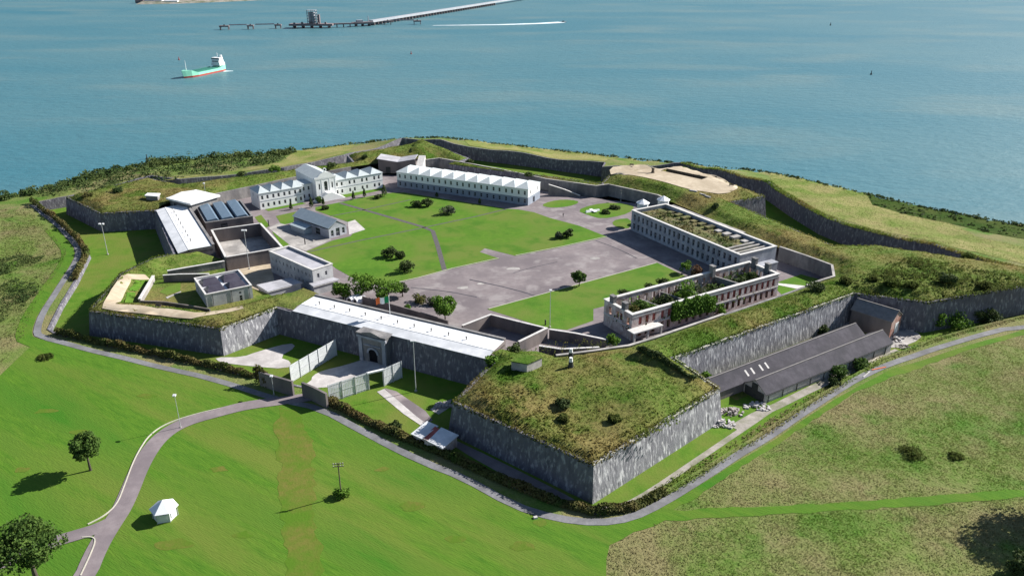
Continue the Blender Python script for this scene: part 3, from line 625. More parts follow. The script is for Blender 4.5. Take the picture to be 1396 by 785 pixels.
retain(9, 14, 'curved retaining wall closing the small shaded lawn')
retain(15, 17, 'pale walkway wall running behind the long grey barrack', 'innerwall', .3)
retain(17, 20, 'angled retaining wall below the gun platform bank')
retain(20, 23, 'dark retaining wall right behind the saw-roofed barrack')
retain(24, 29, 'grey retaining wall behind the barrack with a chapel front', 'innerwall', .2, None)
def A3(l, z): return [tuple(at(*p, z)[:2]) for p in l]
wallthing('yard_wall', 'yard wall with lit coping nearest the entrance roof', A3([(630, 444), (669, 429), (705, 438), (743, 447)], 3.6), 3.6, -.1, .45, 'yardwall')
wallthing('yard_wall', 'slanting divider wall with pale coping between two yards', A3([(707, 466), (746, 447)], 3.7), 3.7, -.1, .45, 'yardwall')
wallthing('yard_wall', 'dark far wall of the shaded yard before the ruin', A3([(749, 449), (785, 454.5), (826, 463)], 2.9), 2.9, -.1, .45, 'yardwall')
wallthing('yard_wall', 'low near wall of the shaded yard with thin coping', A3([(735, 471.5), (765, 476), (817, 473.5)], 3.2), 3.2, -.1, .45, 'yardwall')
wallthing('yard_wall', 'dark screen wall behind the flag and parked tanks', A3([(494, 403.5), (530, 413), (575, 426), (611, 437)], 3.), 3., -.1, .4, 'yardwall', cop=None)
wallthing('yard_wall', 'pale stone ramp wall slanting down beside the saw-roofed barrack', [tuple(at(748, 252, 4.6)[:2]), tuple(at(770, 259, 2.6)[:2]), tuple(at(791, 267.5, .3)[:2])], [4.6, 2.6, .4], -.1, .5, 'innerwall', ch=.3)
# walls of the sunken court on the path bastion
wallthing('court_wall', 'sunlit pale wall of the sunken court by the gravel path', A3([(190, 408), (209, 376)], 4.4), 4.4, 2.2, .6, 'concrete')
wallthing('court_wall', 'long coped wall under the green bank behind the square block', A3([(228, 369.4), (306, 356)], 5.), 5., 0., .6, 'innerwall')
wallthing('court_wall', 'thin upper court wall ending in a dark gateway', A3([(222, 375.5), (245, 374), (285, 373.5)], 4.9), 4.9, 2.2, .4, 'yardwall')
wallthing('court_wall', 'low dark wall edging the gravel path beside the square block', A3([(191, 409.5), (224, 411), (258, 416), (286, 421)], 3.9), 3.9, 2.2, .4, 'yardwall', cop=None)
# exercise yard beside the blue ribbed roof
YD = A3([(287.5, 313.8), (354.7, 305.2), (386, 338), (369, 343.9), (306, 351.7)], 5.); YF = [(-111.5, 279.2), (-95.7, 287), (-80.3, 260.5), (-96.8, 250.8)]
wallthing('yard_wall', 'coped back wall of the concrete exercise yard', YF[:2], 5., -.1, .5, 'yardwall')
wallthing('yard_wall', 'side wall of the exercise yard facing the gable shed', YF[1:3], 5., -.1, .5, 'yardwall')
wallthing('yard_wall', 'front wall of the exercise yard with reddish panels', YF[2:], 5., -.1, .5, 'yardwall')
wallthing('yard_wall', 'side wall of the exercise yard below the shorter white roof', [YF[3], YF[0]], 5., -.1, .5, 'yardwall')
struct(sheet('yard_ground', YF, flat0, 'concrete', 8., .04))

# ------------------------------------------------------------------ buildings
class Block:
    """rectangular building: front-left corner o, u along the front (left to right seen from outside)"""
    def __init__(s, name, label, o, u, L, D, H, z0=0., cat='building', group=None):
        s.u = Vector((u[0], u[1], 0)).normalized(); s.n = Vector((-s.u.y, s.u.x, 0)); s.o = Vector((o[0], o[1], z0)); s.L, s.D, s.H, s.z0 = L, D, H, z0
        c = s.o + s.u * L / 2 + s.n * D / 2; s.root = thing(name, label, cat, c, group)
    def side(s, k, th=.4):
        o, u, n = s.o, s.u, s.n
        return [(o, u, s.L), (o + u * s.L + n * th, n, s.D - 2 * th), (o + u * s.L + n * s.D, -u, s.L), (o + n * (s.D - th), -n, s.D - 2 * th)][k]
    def walls(s, ops=((), (), (), ()), mat='white', mr=None, H=None, z0=0., th=.4, name='wall'):
        mb = MB()
        for k in range(4):
            o, u, L = s.side(k, th); mb.at(o, u); mb.wall(L, H or s.H, th, list(ops[k]), 0, 1 if mr else 0, z0)
        return mb.build(name, [mat, mr] if mr else mat, s.root)
    def panes(s, k, ops, me, th=.4, deep=.18, name='window'):
        o, u, L = s.side(k, th); rz = math.atan2(u.y, u.x); n = Vector((-u.y, u.x, 0)); rl = parent_loc(s.root)
        for a, b, c, d in ops:
            w = bpy.data.objects.new(name, me); COL.objects.link(w); w.parent = s.root
            w.location = o + u * a + n * deep + Vector((0, 0, c)) - rl; w.rotation_euler = (0, 0, rz)
    def mb(s): return MB().at(s.o, s.u)
    def add(s, name, mb, mat): return mb.build(name, mat, s.root)
def pane_mesh(w, h, mats=('glass', 'frame'), bars=True, t=.06):
    mb = MB(); mb.box(0, w, .03, .08, 0, h, 0)
    if bars:
        mb.box(0, t, 0, .028, 0, h, 1); mb.box(w - t, w, 0, .028, 0, h, 1); mb.box(t, w - t, 0, .028, 0, t, 1); mb.box(t, w - t, 0, .028, h - t, h, 1); mb.box(t, w - t, .002, .026, h / 2 - t / 2, h / 2 + t / 2, 1)
    me = bpy.data.meshes.new('window'); me.from_pydata(mb.v, [], mb.f)
    for m in mats: me.materials.append(M[m])
    me.polygons.foreach_set('material_index', mb.m); return me
def row(L, n, w, z, h, m0=.0, pair=0.):
    st = (L - 2 * m0) / n; out = []
    for i in range(n):
        c = m0 + st * (i + .5)
        out += [(c - pair / 2 - w / 2, c - pair / 2 + w / 2, z, z + h), (c + pair / 2 - w / 2, c + pair / 2 + w / 2, z, z + h)] if pair else [(c - w / 2, c + w / 2, z, z + h)]
    return out
def hips(mb, L, D, H, n, r, ins, ov=.3):
    for i in range(n):
        a, b = L * i / n - (ov if i == 0 else 0), L * (i + 1) / n + (ov if i == n - 1 else 0); m = (a + b) / 2; y0, y1 = -ov, D + ov
        F_, B_ = (m, y0 + ins, H + r), (m, y1 - ins, H + r); q = [(a, y0, H), (b, y0, H), (b, y1, H), (a, y1, H)]
        mb.face([q[0], q[1], F_]); mb.face([q[1], q[2], B_, F_]); mb.face([q[2], q[3], B_]); mb.face([q[3], q[0], F_, B_]); mb.face(q[::-1])
# long saw-roofed barrack
B = Block('saw_roofed_barrack', 'very long white barrack with eleven-bay saw roof and shade-toned blue-grey lower storey', (-53, 355.6), (6.8 + 53, 326.4 - 355.6), 66.6, 12.5, 7.2, cat='barrack')
lo = row(66.6, 11, .95, .9, 1.7, 0, 2.9); hi = row(66.6, 11, .95, 4.5, 1.7, 0, 2.9); eo = [(4.5, 6.5, .05, 2.6), (1.6, 2.5, 4.5, 6.1), (9.2, 10.1, 4.5, 6.1)]
B.walls((lo, eo[:1], lo, eo[:1]), 'greyrender', H=3.55, name='lower_wall'); B.walls((hi, eo[1:], hi, eo[1:]), 'white', z0=3.552, name='upper_wall')
pm = pane_mesh(.95, 1.7); B.panes(0, lo + hi, pm); B.panes(1, eo[1:], pane_mesh(.9, 1.6)); B.panes(1, eo[:1], pane_mesh(2., 2.55, bars=False), name='door')
mb = B.mb(); hips(mb, 66.6, 12.5, 7.24, 11, 1.9, 5.4); B.add('roof', mb, 'slate')
mb = B.mb()
for x in (-.06,): mb.box(0, 66.6, -.09, -.004, 3.4, 3.6)
B.add('string_course', mb, 'white')
# barrack with chapel front: two wings and a gabled centre
UB = Vector((46.4, 34.8, 0)).normalized(); OB = Vector((-105.9, 320.3, 0))
def wing(t0, t1, nb, label, fr=True):
    L = t1 - t0; o = OB + UB * t0; B = Block('barrack_wing', label, o, UB, L, 10.5, 7.0, cat='barrack')
    lo = row(L, nb, .95, .9, 1.6, 0, 2.3); hi = row(L, nb, .95, 4.3, 1.6, 0, 2.3); e = row(10.5, 2, .9, 4.3, 1.6, .5)
    B.walls((lo + hi, e, lo + hi, e), 'white'); B.panes(0, lo + hi, pm2); B.panes(3, e, pm3)
    mb = B.mb(); hips(mb, L, 10.5, 7.04, nb, 1.9, 4.4); B.add('roof', mb, 'slate')
    mb = B.mb(); mb.box(0, L, -.08, -.004, 3.45, 3.6); B.add('string_course', mb, 'greyrender')
    return B
pm2 = pane_mesh(.95, 1.6); pm3 = pane_mesh(.9, 1.6)
wing(0, 19.4, 4, 'white hip-roofed barrack wing next to the blue ribbed roof'); wing(33.4, 58, 4, 'white hip-roofed barrack wing next to the valley-roofed gatehouse')
LK = Block('link_building', 'small two-storey white link set back between barrack wing and chapel', OB + UB * 19.5 + Vector((-UB.y, UB.x, 0)) * 2.2, UB, 5., 8, 7.0, cat='building')
lo = [(.7, 1.6, .9, 2.5), (3., 3.9, .9, 2.5), (.7, 1.6, 4.3, 5.9), (3., 3.9, 4.3, 5.9)]; LK.walls((lo, (), (), ()), 'white'); LK.panes(0, lo, pane_mesh(.9, 1.6)); mb = LK.mb(); mb.box(-.05, 5.05, -.3, 8.2, 7.004, 7.25); LK.add('roof', mb, 'slate')
C = Block('chapel_building', 'tall white gabled chapel with arched windows, ring finial and pyramid stair', OB + UB * 24.6 + Vector((UB.y, -UB.x, 0)) * 1.6, UB, 9.6, 21, 9.4, cat='chapel')
op = [(1.45, 2.15, 4.6, 7.2), (4.0, 5.6, 3.8, 7.2), (7.45, 8.15, 4.6, 7.2)]
C.walls((op, (), (), [(4, 4.9, 4.6, 6.6), (9, 9.9, 4.6, 6.6)]), 'white', th=.5); C.panes(0, [op[0], op[2]], pane_mesh(.7, 2.6), .5); C.panes(0, op[1:2], pane_mesh(1.6, 3.4), .5); C.panes(3, [(4, 4.9, 4.6, 6.6), (9, 9.9, 4.6, 6.6)], pane_mesh(.9, 2.), .5)
mb = C.mb(); f = lambda t: (4.8 + .9 * math.cos(t), 7.202 + .9 * math.sin(t))
for x0 in (0,): mb.rings([[(4.8 + .8 * math.cos(math.pi * k / 8), y, 7.2 + .8 * math.sin(math.pi * k / 8)) for k in range(9)] for y in (-.03, -.005)])
C.add('arch_window', mb, 'glass')
prof = [(-.25, 9.41), (9.85, 9.41), (9.85, 9.9), (8.4, 10.3), (7.4, 11.3), (6.2, 11.9), (4.8, 12.2), (3.4, 11.9), (2.2, 11.3), (1.2, 10.3), (-.25, 9.9)]
mb = C.mb(); mb.rings([[(x, y, z) for x, z in prof] for y in (-.15, .45)]); C.add('gable_wall', mb, 'white')
mb = C.mb()
for x in (.1, 2.75, 6.45, 9.1): mb.box(x, x + .4, -.07, -.004, 0, 8.9)
mb.box(-.1, 9.7, -.12, -.007, 9.05, 9.3); C.add('pilaster_frame', mb, 'white')
mb = C.mb(); k = 14
for i in range(k):
    a, b = 2 * math.pi * i / k, 2 * math.pi * (i + 1) / k; g2 = lambda t, r, y: (4.8 + r * math.cos(t), y, 13. + r * math.sin(t))
    mb.hexa([g2(a, .5, -.1), g2(b, .5, -.1), g2(b, .5, .3), g2(a, .5, .3)], [g2(a, .85, -.1), g2(b, .85, -.1), g2(b, .85, .3), g2(a, .85, .3)])
C.add('ring_finial', mb, 'white')
mb = C.mb(); R_ = 2.1
for y0, y1, sg in ((-.3, 4.8, 1), (9.9, 4.8, -1)):
    q = [(y0, .5, 9.41), (y0, 21.3, 9.41), (y1, 21.3, 9.41 + R_), (y1, .5, 9.41 + R_)]; mb.face(q if sg < 0 else q[::-1])
mb.face([(-.3, 21.2, 9.41), (9.9, 21.2, 9.41), (4.8, 21.2, 9.41 + R_)][::-1]); mb.face([(-.3, .5, 9.41), (9.9, .5, 9.41), (9.9, 21.3, 9.41), (-.3, 21.3, 9.41)]); C.add('roof', mb, 'slate')
mb = C.mb(); ns = 11
for i in range(ns): h = 3.5 * (i + 1) / ns; e = (i + .5) / ns * 6.2; mb.box(-2.2 + e, 12.2 - e, -3.4, -.32, 3.5 * i / ns + (.003 if i else 0), h)
C.add('double_stair', mb, 'white')
# rear gatehouse with a valley roof
G = Block('valley_roofed_gatehouse', 'squat gatehouse with pale folded valley roof and dark arch', (-65.5, 380.5), (1, -.06), 18.6, 9, 5.4, cat='gatehouse')
G.walls(([(3.6, 6., .02, 3.2)], (), (), ()), 'yardwall'); G.panes(0, [(3.6, 6., .02, 3.2)], pane_mesh(2.4, 3.18, ('darkmetal', 'darkmetal'), False), name='gate')
mb = G.mb(); zt, zv = 7.4, 5.9
for a, b, za, zb in ((-.5, 9.6, zt, zv), (9.6, 18.2, zv, zt)):
    mb.hexa([(a, -.6, za - .25), (b, -.6, zb - .25), (b, 9.6, zb - .25), (a, 9.6, za - .25)], [(a, -.6, za), (b, -.6, zb), (b, 9.6, zb), (a, 9.6, za)])
G.add('roof', mb, 'roofgrey')
mb = G.mb()
mb.hexa([(0, 0, 5.4), (9.4, 0, 5.4), (9.4, .3, 5.4), (0, .3, 5.4)], [(0, 0, 7.1), (9.4, 0, 5.62), (9.4, .3, 5.62), (0, .3, 7.1)]); mb.hexa([(9.5, 0, 5.4), (18.6, 0, 5.4), (18.6, .3, 5.4), (9.5, .3, 5.4)], [(9.5, 0, 5.63), (18.6, 0, 7.1), (18.6, .3, 7.1), (9.5, .3, 5.63)])
G.add('gable_infill', mb, 'yardwall')
mb = G.mb(); mb.hexa([(18.7, -2.5, 0), (22, -2.5, 0), (22, 9, 0), (18.7, 9, 0)], [(18.7, -2.5, 3.), (22, -2.5, 3.), (22, 9, 7.), (18.7, 9, 7.)]); G.add('ramp_wall', mb, 'coping')
# gable shed standing on the lawn
S_ = Block('gable_shed', 'stone shed with pale metal gable roof and big gable openings on the lawn', (-86.3, 298.9), (.75, -.661), 22.8, 8.2, 3.4, cat='shed')
go = [(.9, 2.1, .6, 2.9), (3.2, 5., .1, 3.3), (6.1, 7.3, .6, 2.9)]
S_.walls(([(14., 17.2, .05, 2.8)], [(a - .4, b - .4, c, d) for a, b, c, d in go], (), ()), 'greystone'); S_.panes(0, [(14., 17.2, .05, 2.8)], pane_mesh(3.2, 2.75, ('darkmetal', 'frame')), name='door')
S_.panes(1, [(a - .4, b - .4, c, d) for a, b, c, d in (go[0], go[2])], pane_mesh(1.2, 2.3)); S_.panes(1, [(go[1][0] - .4, go[1][1] - .4, .1, 3.3)], pane_mesh(1.8, 3.2), name='door')
mb = S_.mb(); e = .35
for sg in (0, 1):
    y0, y1 = (-e, 4.1) if sg == 0 else (8.2 + e, 4.1); z0_, z1_ = 4.05, 6.5
    q = [(-e, y0, z0_), (22.8 + e, y0, z0_), (22.8 + e, y1, z1_), (-e, y1, z1_)]; t_ = [(x, y, z + .16) for x, y, z in q]
    mb.hexa(q if sg == 0 else q[::-1], t_ if sg == 0 else t_[::-1])
S_.add('roof', mb, 'shedroof')
for x in (.05, 22.35):
    mb = S_.mb(); mb.hexa([(x, .05, 3.404), (x + .4, .05, 3.404), (x + .4, 8.15, 3.404), (x, 8.15, 3.404)], [(x, 4.05, 6.1), (x + .4, 4.05, 6.1), (x + .4, 4.15, 6.1), (x, 4.15, 6.1)]); S_.add('gable_wall', mb, 'greystone')
mb = S_.mb(); mb.box(3, 12, -3.6, -.02, 0, 2.1); mb.hexa([(2.7, -3.9, 2.1), (12.3, -3.9, 2.1), (12.3, -.4, 2.9), (2.7, -.4, 2.9)], [(2.7, -3.9, 2.25), (12.3, -3.9, 2.25), (12.3, -.4, 3.05), (2.7, -.4, 3.05)]); S_.add('lean_to', mb, 'shedroof')
# casemates with white roofs
def casemate(name, label, o, u, L, gate=None, y1=3.3, y2=9.2, zs=(5.25, 5.85, 6.1)):
    R = Block(name, label, o, u, L, y2 + .7, 7.4, cat='casemate'); z0, z1, z2 = zs
    n = max(4, int(L / 8)); mb = MB(); mb.at(o, u)
    mb.box(0, L, .15, .6, 4.2, z0 - .02); R.add('eave_wall', mb, 'stone')
    mb = MB(); mb.at(o, u); mb.hexa([(0, -.35, z0), (L, -.35, z0), (L, y1, z1), (0, y1, z1)], [(0, -.35, z0 + .12), (L, -.35, z0 + .12), (L, y1, z1 + .12), (0, y1, z1 + .12)]); R.add('lower_roof', mb, 'greyroof')
    mb = MB(); mb.at(o, u); e = .02
    for i in range(n):
        a, b = L * i / n + .012, L * (i + 1) / n - .012
        mb.hexa([(a, y1 + e, z1), (b, y1 + e, z1), (b, y2, z2), (a, y2, z2)], [(a, y1 + e, z1 + .2), (b, y1 + e, z1 + .2), (b, y2, z2 + .2), (a, y2, z2 + .2)])
    R.add('upper_roof', mb, 'whiteroof')
    mb = MB(); mb.at(o, u); mb.box(0, L, y2 + .25, y2 + .85, -.2, z2 + .35); mb.box(0, .4, .6, y2 + .25, 0, z0 - .1); mb.box(L - .4, L, .6, y2 + .25, 0, z0 - .1)
    for x in (0., L - .3): mb.hexa([(x, .6, 4.5), (x + .3, .6, 4.5), (x + .3, y2 + .25, 4.5), (x, y2 + .25, 4.5)], [(x, .6, z0 - .05), (x + .3, .6, z0 - .05), (x + .3, y2 + .25, z2 - .1), (x, y2 + .25, z2 - .1)])
    R.add('yard_wall', mb, 'yardwall')
    mb = MB(); mb.at(o, u); mb.box(0, L, y2 + .1, y2 + 1., z2 + .354, z2 + .55); R.add('parapet_coping', mb, 'innerwall')
    for i in range(max(4, int(L / 6))):
        x = L * (.08 + .86 * i / max(4, int(L / 6))); y = y1 + 2.2; z = z1 + (z2 - z1) * 2.2 / (y2 - y1) + .15
        mb = MB(); mb.at(o, u); mb.tube((x, y, z), (x, y, z + .75), .13, .13, 8); mb.tube((x, y, z + .752), (x, y, z + .95), .3, .1, 8); R.add('roof_vent', mb, 'darkmetal')
    return R
U1 = Vector((56, -28.9, 0)).normalized(); R1_ = casemate('white_roofed_casemate', 'longer white-roofed casemate over the main gate', (-62.8, 206.9), U1, 63.6)
casemate('white_roofed_casemate', 'shorter white-roofed casemate by the ditch lawn', (-141.4, 302.6), (27.5, -48.5), 56.5, y1=3.0, y2=10.8, zs=(5.4, 6.0, 6.2))
# stone portal of the main gate
p = at(521.5, 486, -3.4) - Vector((-62.8, 206.9, 0)); t_ = p.dot(U1) + .3
G = Block('gate_portal', 'carved stone gate portal with pilasters and dark arch', Vector((-62.8, 206.9, 0)) + U1 * (t_ - 4.6) + Vector((U1.y, -U1.x, 0)) * 2.5, U1, 9.2, 6.2, 9.6, -3.6, cat='gate')
mb = G.mb(); ao = [(3.2, 6., .0, 3.2)]; mb.wall(9.2, 8.7, .8, ao); mb.box(0, .8, .8, 6., 0, 8.7); mb.box(8.4, 9.2, .8, 6., 0, 8.7); mb.box(.8, 8.4, 2.2, 6., 0, 8.69); G.add('wall', mb, 'innerwall')
mb = G.mb()
for i in range(8):
    a, b = math.pi * i / 8, math.pi * (i + 1) / 8; f = lambda t, r, y: (4.6 + r * math.cos(t), y, 3.2 + r * math.sin(t))
    mb.hexa([f(b, 1.4, -.25), f(a, 1.4, -.25), f(a, 1.4, -.01), f(b, 1.4, -.01)], [f(b, 2., -.25), f(a, 2., -.25), f(a, 2., -.01), f(b, 2., -.01)])
for x in (.2, 7.9): mb.box(x, x + 1.1, -.4, -.005, 0, 7.6)
mb.box(-.2, 9.4, -.5, -.006, 7.62, 8.3); mb.box(1.8, 7.4, -.3, -.007, 5.5, 5.8); G.add('pilaster_frame', mb, 'greystone')
mb = G.mb(); mb.box(3.2, 6., .3, .4, 0, 3.19); mb.face([(4.6 + 1.39 * math.cos(math.pi * i / 10), -.006, 3.2 + 1.39 * math.sin(math.pi * i / 10)) for i in range(11)][::-1]); G.add('gate_door', mb, 'black')
mb = G.mb(); mb.box(-.3, 9.5, -.6, 6.2, 8.71, 9.1); G.add('cornice_slab', mb, 'innerwall')
mb = G.mb(); mb.hexa([(1.5, -.5, 9.11), (7.7, -.5, 9.11), (7.7, 1., 9.11), (1.5, 1., 9.11)], [(4.4, -.5, 9.9), (4.8, -.5, 9.9), (4.8, 1., 9.9), (4.4, 1., 9.9)]); G.add('pediment', mb, 'innerwall')
# hall with blue ribbed roof
H = Block('ribbed_hall', 'yard hall with three dark blue ribbed roof bays', (-116, 285.6), (15.5, 8.3), 17.5, 24.2, 5.6, cat='hall')
H.walls(([(5.2, 8., 2.2, 4.6)], (), (), ()), 'yardwall'); H.panes(0, [(5.2, 8., 2.2, 4.6)], pane_mesh(2.8, 2.4, ('darkmetal', 'frame')))
mb = H.mb(); mb.box(.4, 17.1, .4, 23.8, 4.6, 5.0)
H.add('flat_roof', mb, 'darkroof')
mb = H.mb()
for i in range(3):
    a = .7 + i * 5.45; mb.hexa([(a, .7, 5.004), (a + 5.1, .7, 5.004), (a + 5.1, 23.5, 5.004), (a, 23.5, 5.004)], [(a + .2, .7, 6.4), (a + 3.6, .7, 6.7), (a + 3.6, 23.5, 6.7), (a + .2, 23.5, 6.4)])
H.add('monitor_roof', mb, 'blueroof')
mb = H.mb(); mb.box(-.12, 17.62, -.12, .5, 5.604, 5.85); mb.box(17.0, 17.62, .502, 24.3, 5.604, 5.85); mb.box(-.12, .5, .502, 24.3, 5.604, 5.85); H.add('parapet_coping', mb, 'innerwall')
# square white-roofed building behind the shorter casemate
Q = Block('square_white_building', 'square building with broad white overhanging roof beside the rear grass', (-138.5, 309.), (11.5, -7.2), 13.5, 12.5, 8., cat='building')
Q.walls(([(2, 3.2, 5.6, 6.8), (8, 9.2, 5.6, 6.8)], [(4, 5.2, 5.2, 6.6)], (), ()), 'innerwall'); Q.panes(0, [(2, 3.2, 5.6, 6.8), (8, 9.2, 5.6, 6.8)], pane_mesh(1.2, 1.2)); Q.panes(1, [(4, 5.2, 5.2, 6.6)], pane_mesh(1.2, 1.4))
mb = Q.mb(); mb.box(-.9, 14.4, -.9, 13.4, 8.004, 8.7); mb.hexa([(-.5, -.5, 8.71), (14, -.5, 8.71), (14, 13, 8.71), (-.5, 13, 8.71)], [(-.5, 6, 9.5), (14, 6, 9.5), (14, 6.4, 9.5), (-.5, 6.4, 9.5)]); Q.add('roof', mb, 'whiteroof')
# two-storey cell block
B = Block('cell_block', 'two-storey grey cell block with flat roof and rows of small windows', (-81.6, 249.9), (18.6, -17.3), 25.2, 7.6, 7.4, cat='cell block')
f_ = row(25.2, 11, .55, 4.6, 1.1, .6) + row(25.2, 11, .55, 1.5, 1.1, .6); e_ = [(1.2, 2., 4.4, 5.8), (4.2, 5., 4.4, 5.8), (2.4, 3.4, .05, 2.2)]
B.walls((f_, e_, (), ()), 'cellwall'); B.panes(0, f_, pane_mesh(.55, 1.1)); B.panes(1, e_[:2], pane_mesh(.8, 1.4)); B.panes(1, e_[2:], pane_mesh(1., 2.15, ('darkmetal', 'frame')), name='door')
mb = B.mb(); mb.box(.4, 24.8, .4, 7.2, 6.4, 6.9); B.add('roof', mb, 'roofgrey')
mb = B.mb(); mb.box(-.15, 25.35, -.15, .5, 7.404, 7.65); mb.box(-.15, 25.35, 7.1, 7.75, 7.404, 7.65); mb.box(-.15, .5, .502, 7.098, 7.404, 7.65); mb.box(24.7, 25.35, .502, 7.098, 7.404, 7.65); B.add('parapet_coping', mb, 'coping')
mb = B.mb(); mb.box(-1.8, -.01, 1.2, 5.5, 0, 5.4); B.add('stair_turret', mb, 'cellwall')
# square block with four dark skylights
p0, p1, p2 = at(246.5, 383.7, 6.7), at(280, 402.3, 6.7), at(343.2, 389.4, 6.7)
B = Block('square_grey_block', 'square grey block with four dark roof lights inside a pale parapet', p0, (p1 - p0), 14.6, 14.2, 4.1, 2.6, cat='building')
B.u = (p2 - p1).normalized()
Lb = (p2 - p1).length; Db = 14.2
B = None; bpy.data.objects.remove([o for o in S.objects if o.name.startswith('square_grey_block')][0])
B = Block('square_grey_block', 'square grey block with four dark roof lights inside a pale parapet', (p1.x, p1.y), p2 - p1, Lb, 15.2, 4.1, 2.6, cat='building')
f_ = [(2., 2.25, .4, 3.2), (7.3, 7.55, .4, 3.6), (9.6, 10.4, .05, 1.7), (9.6, 10.3, 2.3, 3.0)]
B.walls((f_[2:], (), (), [(3, 3.8, 1.8, 2.6), (9, 9.8, 1.8, 2.6)]), 'cellwall'); B.panes(0, f_[3:], pane_mesh(.7, .7)); B.panes(0, f_[2:3], pane_mesh(.8, 1.65, ('darkmetal', 'frame')), name='door')
mb = B.mb(); mb.box(.4, Lb - .4, .4, 14.8, 3.1, 3.55); B.add('roof', mb, 'greyroof')
for i in range(2):
    for j in range(2):
        x0, y0 = .9 + i * (Lb / 2 - .6), .9 + j * 6.9; mb = B.mb(); w_ = Lb / 2 - 1.3
        mb.hexa([(x0, y0, 3.554), (x0 + w_, y0, 3.554), (x0 + w_, y0 + 6.2, 3.554), (x0, y0 + 6.2, 3.554)], [(x0 + 1., y0 + 2.9, 5.1), (x0 + w_ - 1., y0 + 2.9, 5.1), (x0 + w_ - 1., y0 + 3.3, 5.1), (x0 + 1., y0 + 3.3, 5.1)]); B.add('roof_light', mb, 'skylight')
mb = B.mb(); mb.box(-.12, Lb + .12, -.12, .42, 4.104, 4.35); mb.box(-.12, Lb + .12, 14.78, 15.32, 4.104, 4.35); mb.box(-.12, .42, .422, 14.778, 4.104, 4.35); mb.box(Lb - .42, Lb + .12, .422, 14.778, 4.104, 4.35); B.add('parapet_coping', mb, 'coping')
mb = B.mb()
for x in (1.9, 7.4, 12.6): mb.tube((x, -.1, 0), (x, -.1, 4.1), .07, .07, 6)
B.add('drain_pipe', mb, 'darkmetal')
# low flat annexes
def flat(name, label, px, z, z0, mat='cellwall', roof='roofgrey', door=None):
    q = [at(*p, z) for p in px]; c = sum(q, Vector()) / 4; r = thing(name, label, 'annex', (c.x, c.y, z0)); poly = [tuple(p[:2]) for p in q]
    if area(poly) < 0: poly = poly[::-1]
    mb = MB(); mb.prism(offset_poly(poly, -.3), z0, z - .25); mb.build('wall', mat, r); mb = MB(); mb.prism(poly, z - .248, z); mb.build('roof', roof, r); mb = MB(); mb.prism(offset_poly(poly, .06), z - .4, z - .26); mb.build('fascia', 'coping', r)
    if door:
        a, b = Vector((*door[0][:2], 0)), Vector((*door[1][:2], 0)); d = (b - a); mb = MB().at((a.x, a.y, z0), d)
        for x in (.25, .6): mb.box(d.length * x, d.length * x + .9, .12, .32, .9 if x < .5 else .05, 2.1)
        mb.build('door', 'darkmetal', r)
    return q
flat('flat_annex', 'long low annex with flat roof beside the cell block', [(349.7, 388), (395.5, 378.4), (412, 384.7), (364.7, 397.3)], 3.6, 0)
q = flat('flat_annex', 'small porch annex with flat roof at the cell block end', [(421, 386), (454.6, 378), (463, 380.5), (427, 390.5)], 3.3, 0)
flat('flat_hut', 'tiny concrete hut with white flat slab on the grass', [(197, 266.5), (201, 263), (218.5, 263.4), (215, 267.5)], 8.4, 5.6, 'innerwall', 'whiteroof')
# long grey barrack
UR = Vector((75.1 - 46.4, 244.8 - 294, 0)); B = Block('long_grey_barrack', 'long grey stone barrack with overgrown flat roof and two rows of windows', (46.4, 294), UR, 57.2, 17., 8., cat='barrack')
f_ = row(57.2, 22, 1.15, 4.5, 2.3, .6) + row(57.2, 22, 1.15, 1.0, 2.3, .6); e_ = []
B.walls((f_, e_, (), row(17, 3, 1., 4.7, 2.) + row(17, 3, 1., 1.2, 2.)), 'greystone', th=.7); B.panes(0, f_, pane_mesh(1.15, 2.3), .7, .4); B.panes(3, [(a, b, c, d) for a, b, c, d in row(17, 3, 1., 4.7, 2.) + row(17, 3, 1., 1.2, 2.)], pane_mesh(1., 2.), .7, .3)
mb = B.mb(); mb.box(.7, 56.5, .7, 16.3, 6.2, 6.75); B.add('overgrown_roof', mb, 'overgrown')
mb = B.mb(); mb.box(-.15, 57.35, -.15, .85, 8.004, 8.25); mb.box(-.15, 57.35, 16.15, 17.15, 8.004, 8.25); mb.box(-.15, .85, .852, 16.148, 8.004, 8.25); mb.box(56.35, 57.35, .852, 16.148, 8.004, 8.25); B.add('parapet_coping', mb, 'coping')
mb = B.mb(); mb.box(0, 57.2, -.1, -.004, 3.9, 4.2); B.add('string_course', mb, 'greystone')
for i in range(10):
    x = 6 + i * 4.3; mb = B.mb(); mb.box(x, x + 2.2, 12.6 - .5 * (i % 3), 15.4, 6.4, 7.3 + .2 * (i % 3)); B.add('party_wall_stub', mb, 'concrete' if i > 5 else 'overgrown')
mb = B.mb()
for i in range(3): mb.box(48.5 + i * 2.4, 49.3 + i * 2.4, 1., 16., 6.76, 7.5)
mb.box(55.4, 56., 1., 16., 6.76, 7.3); B.add('roof_kerb', mb, 'concrete')
mb = B.mb(); mb.box(57.25, 60.2, 6, 15, 0, 3.6); mb.box(57.25, 60.4, 5.8, 15.2, 3.602, 3.85); B.add('stone_porch', mb, 'greystone')
mb = B.mb(); mb.box(1, 40, 17.3, 20., 7.2, 7.55); B.add('walkway_slab', mb, 'concrete')
RB = B
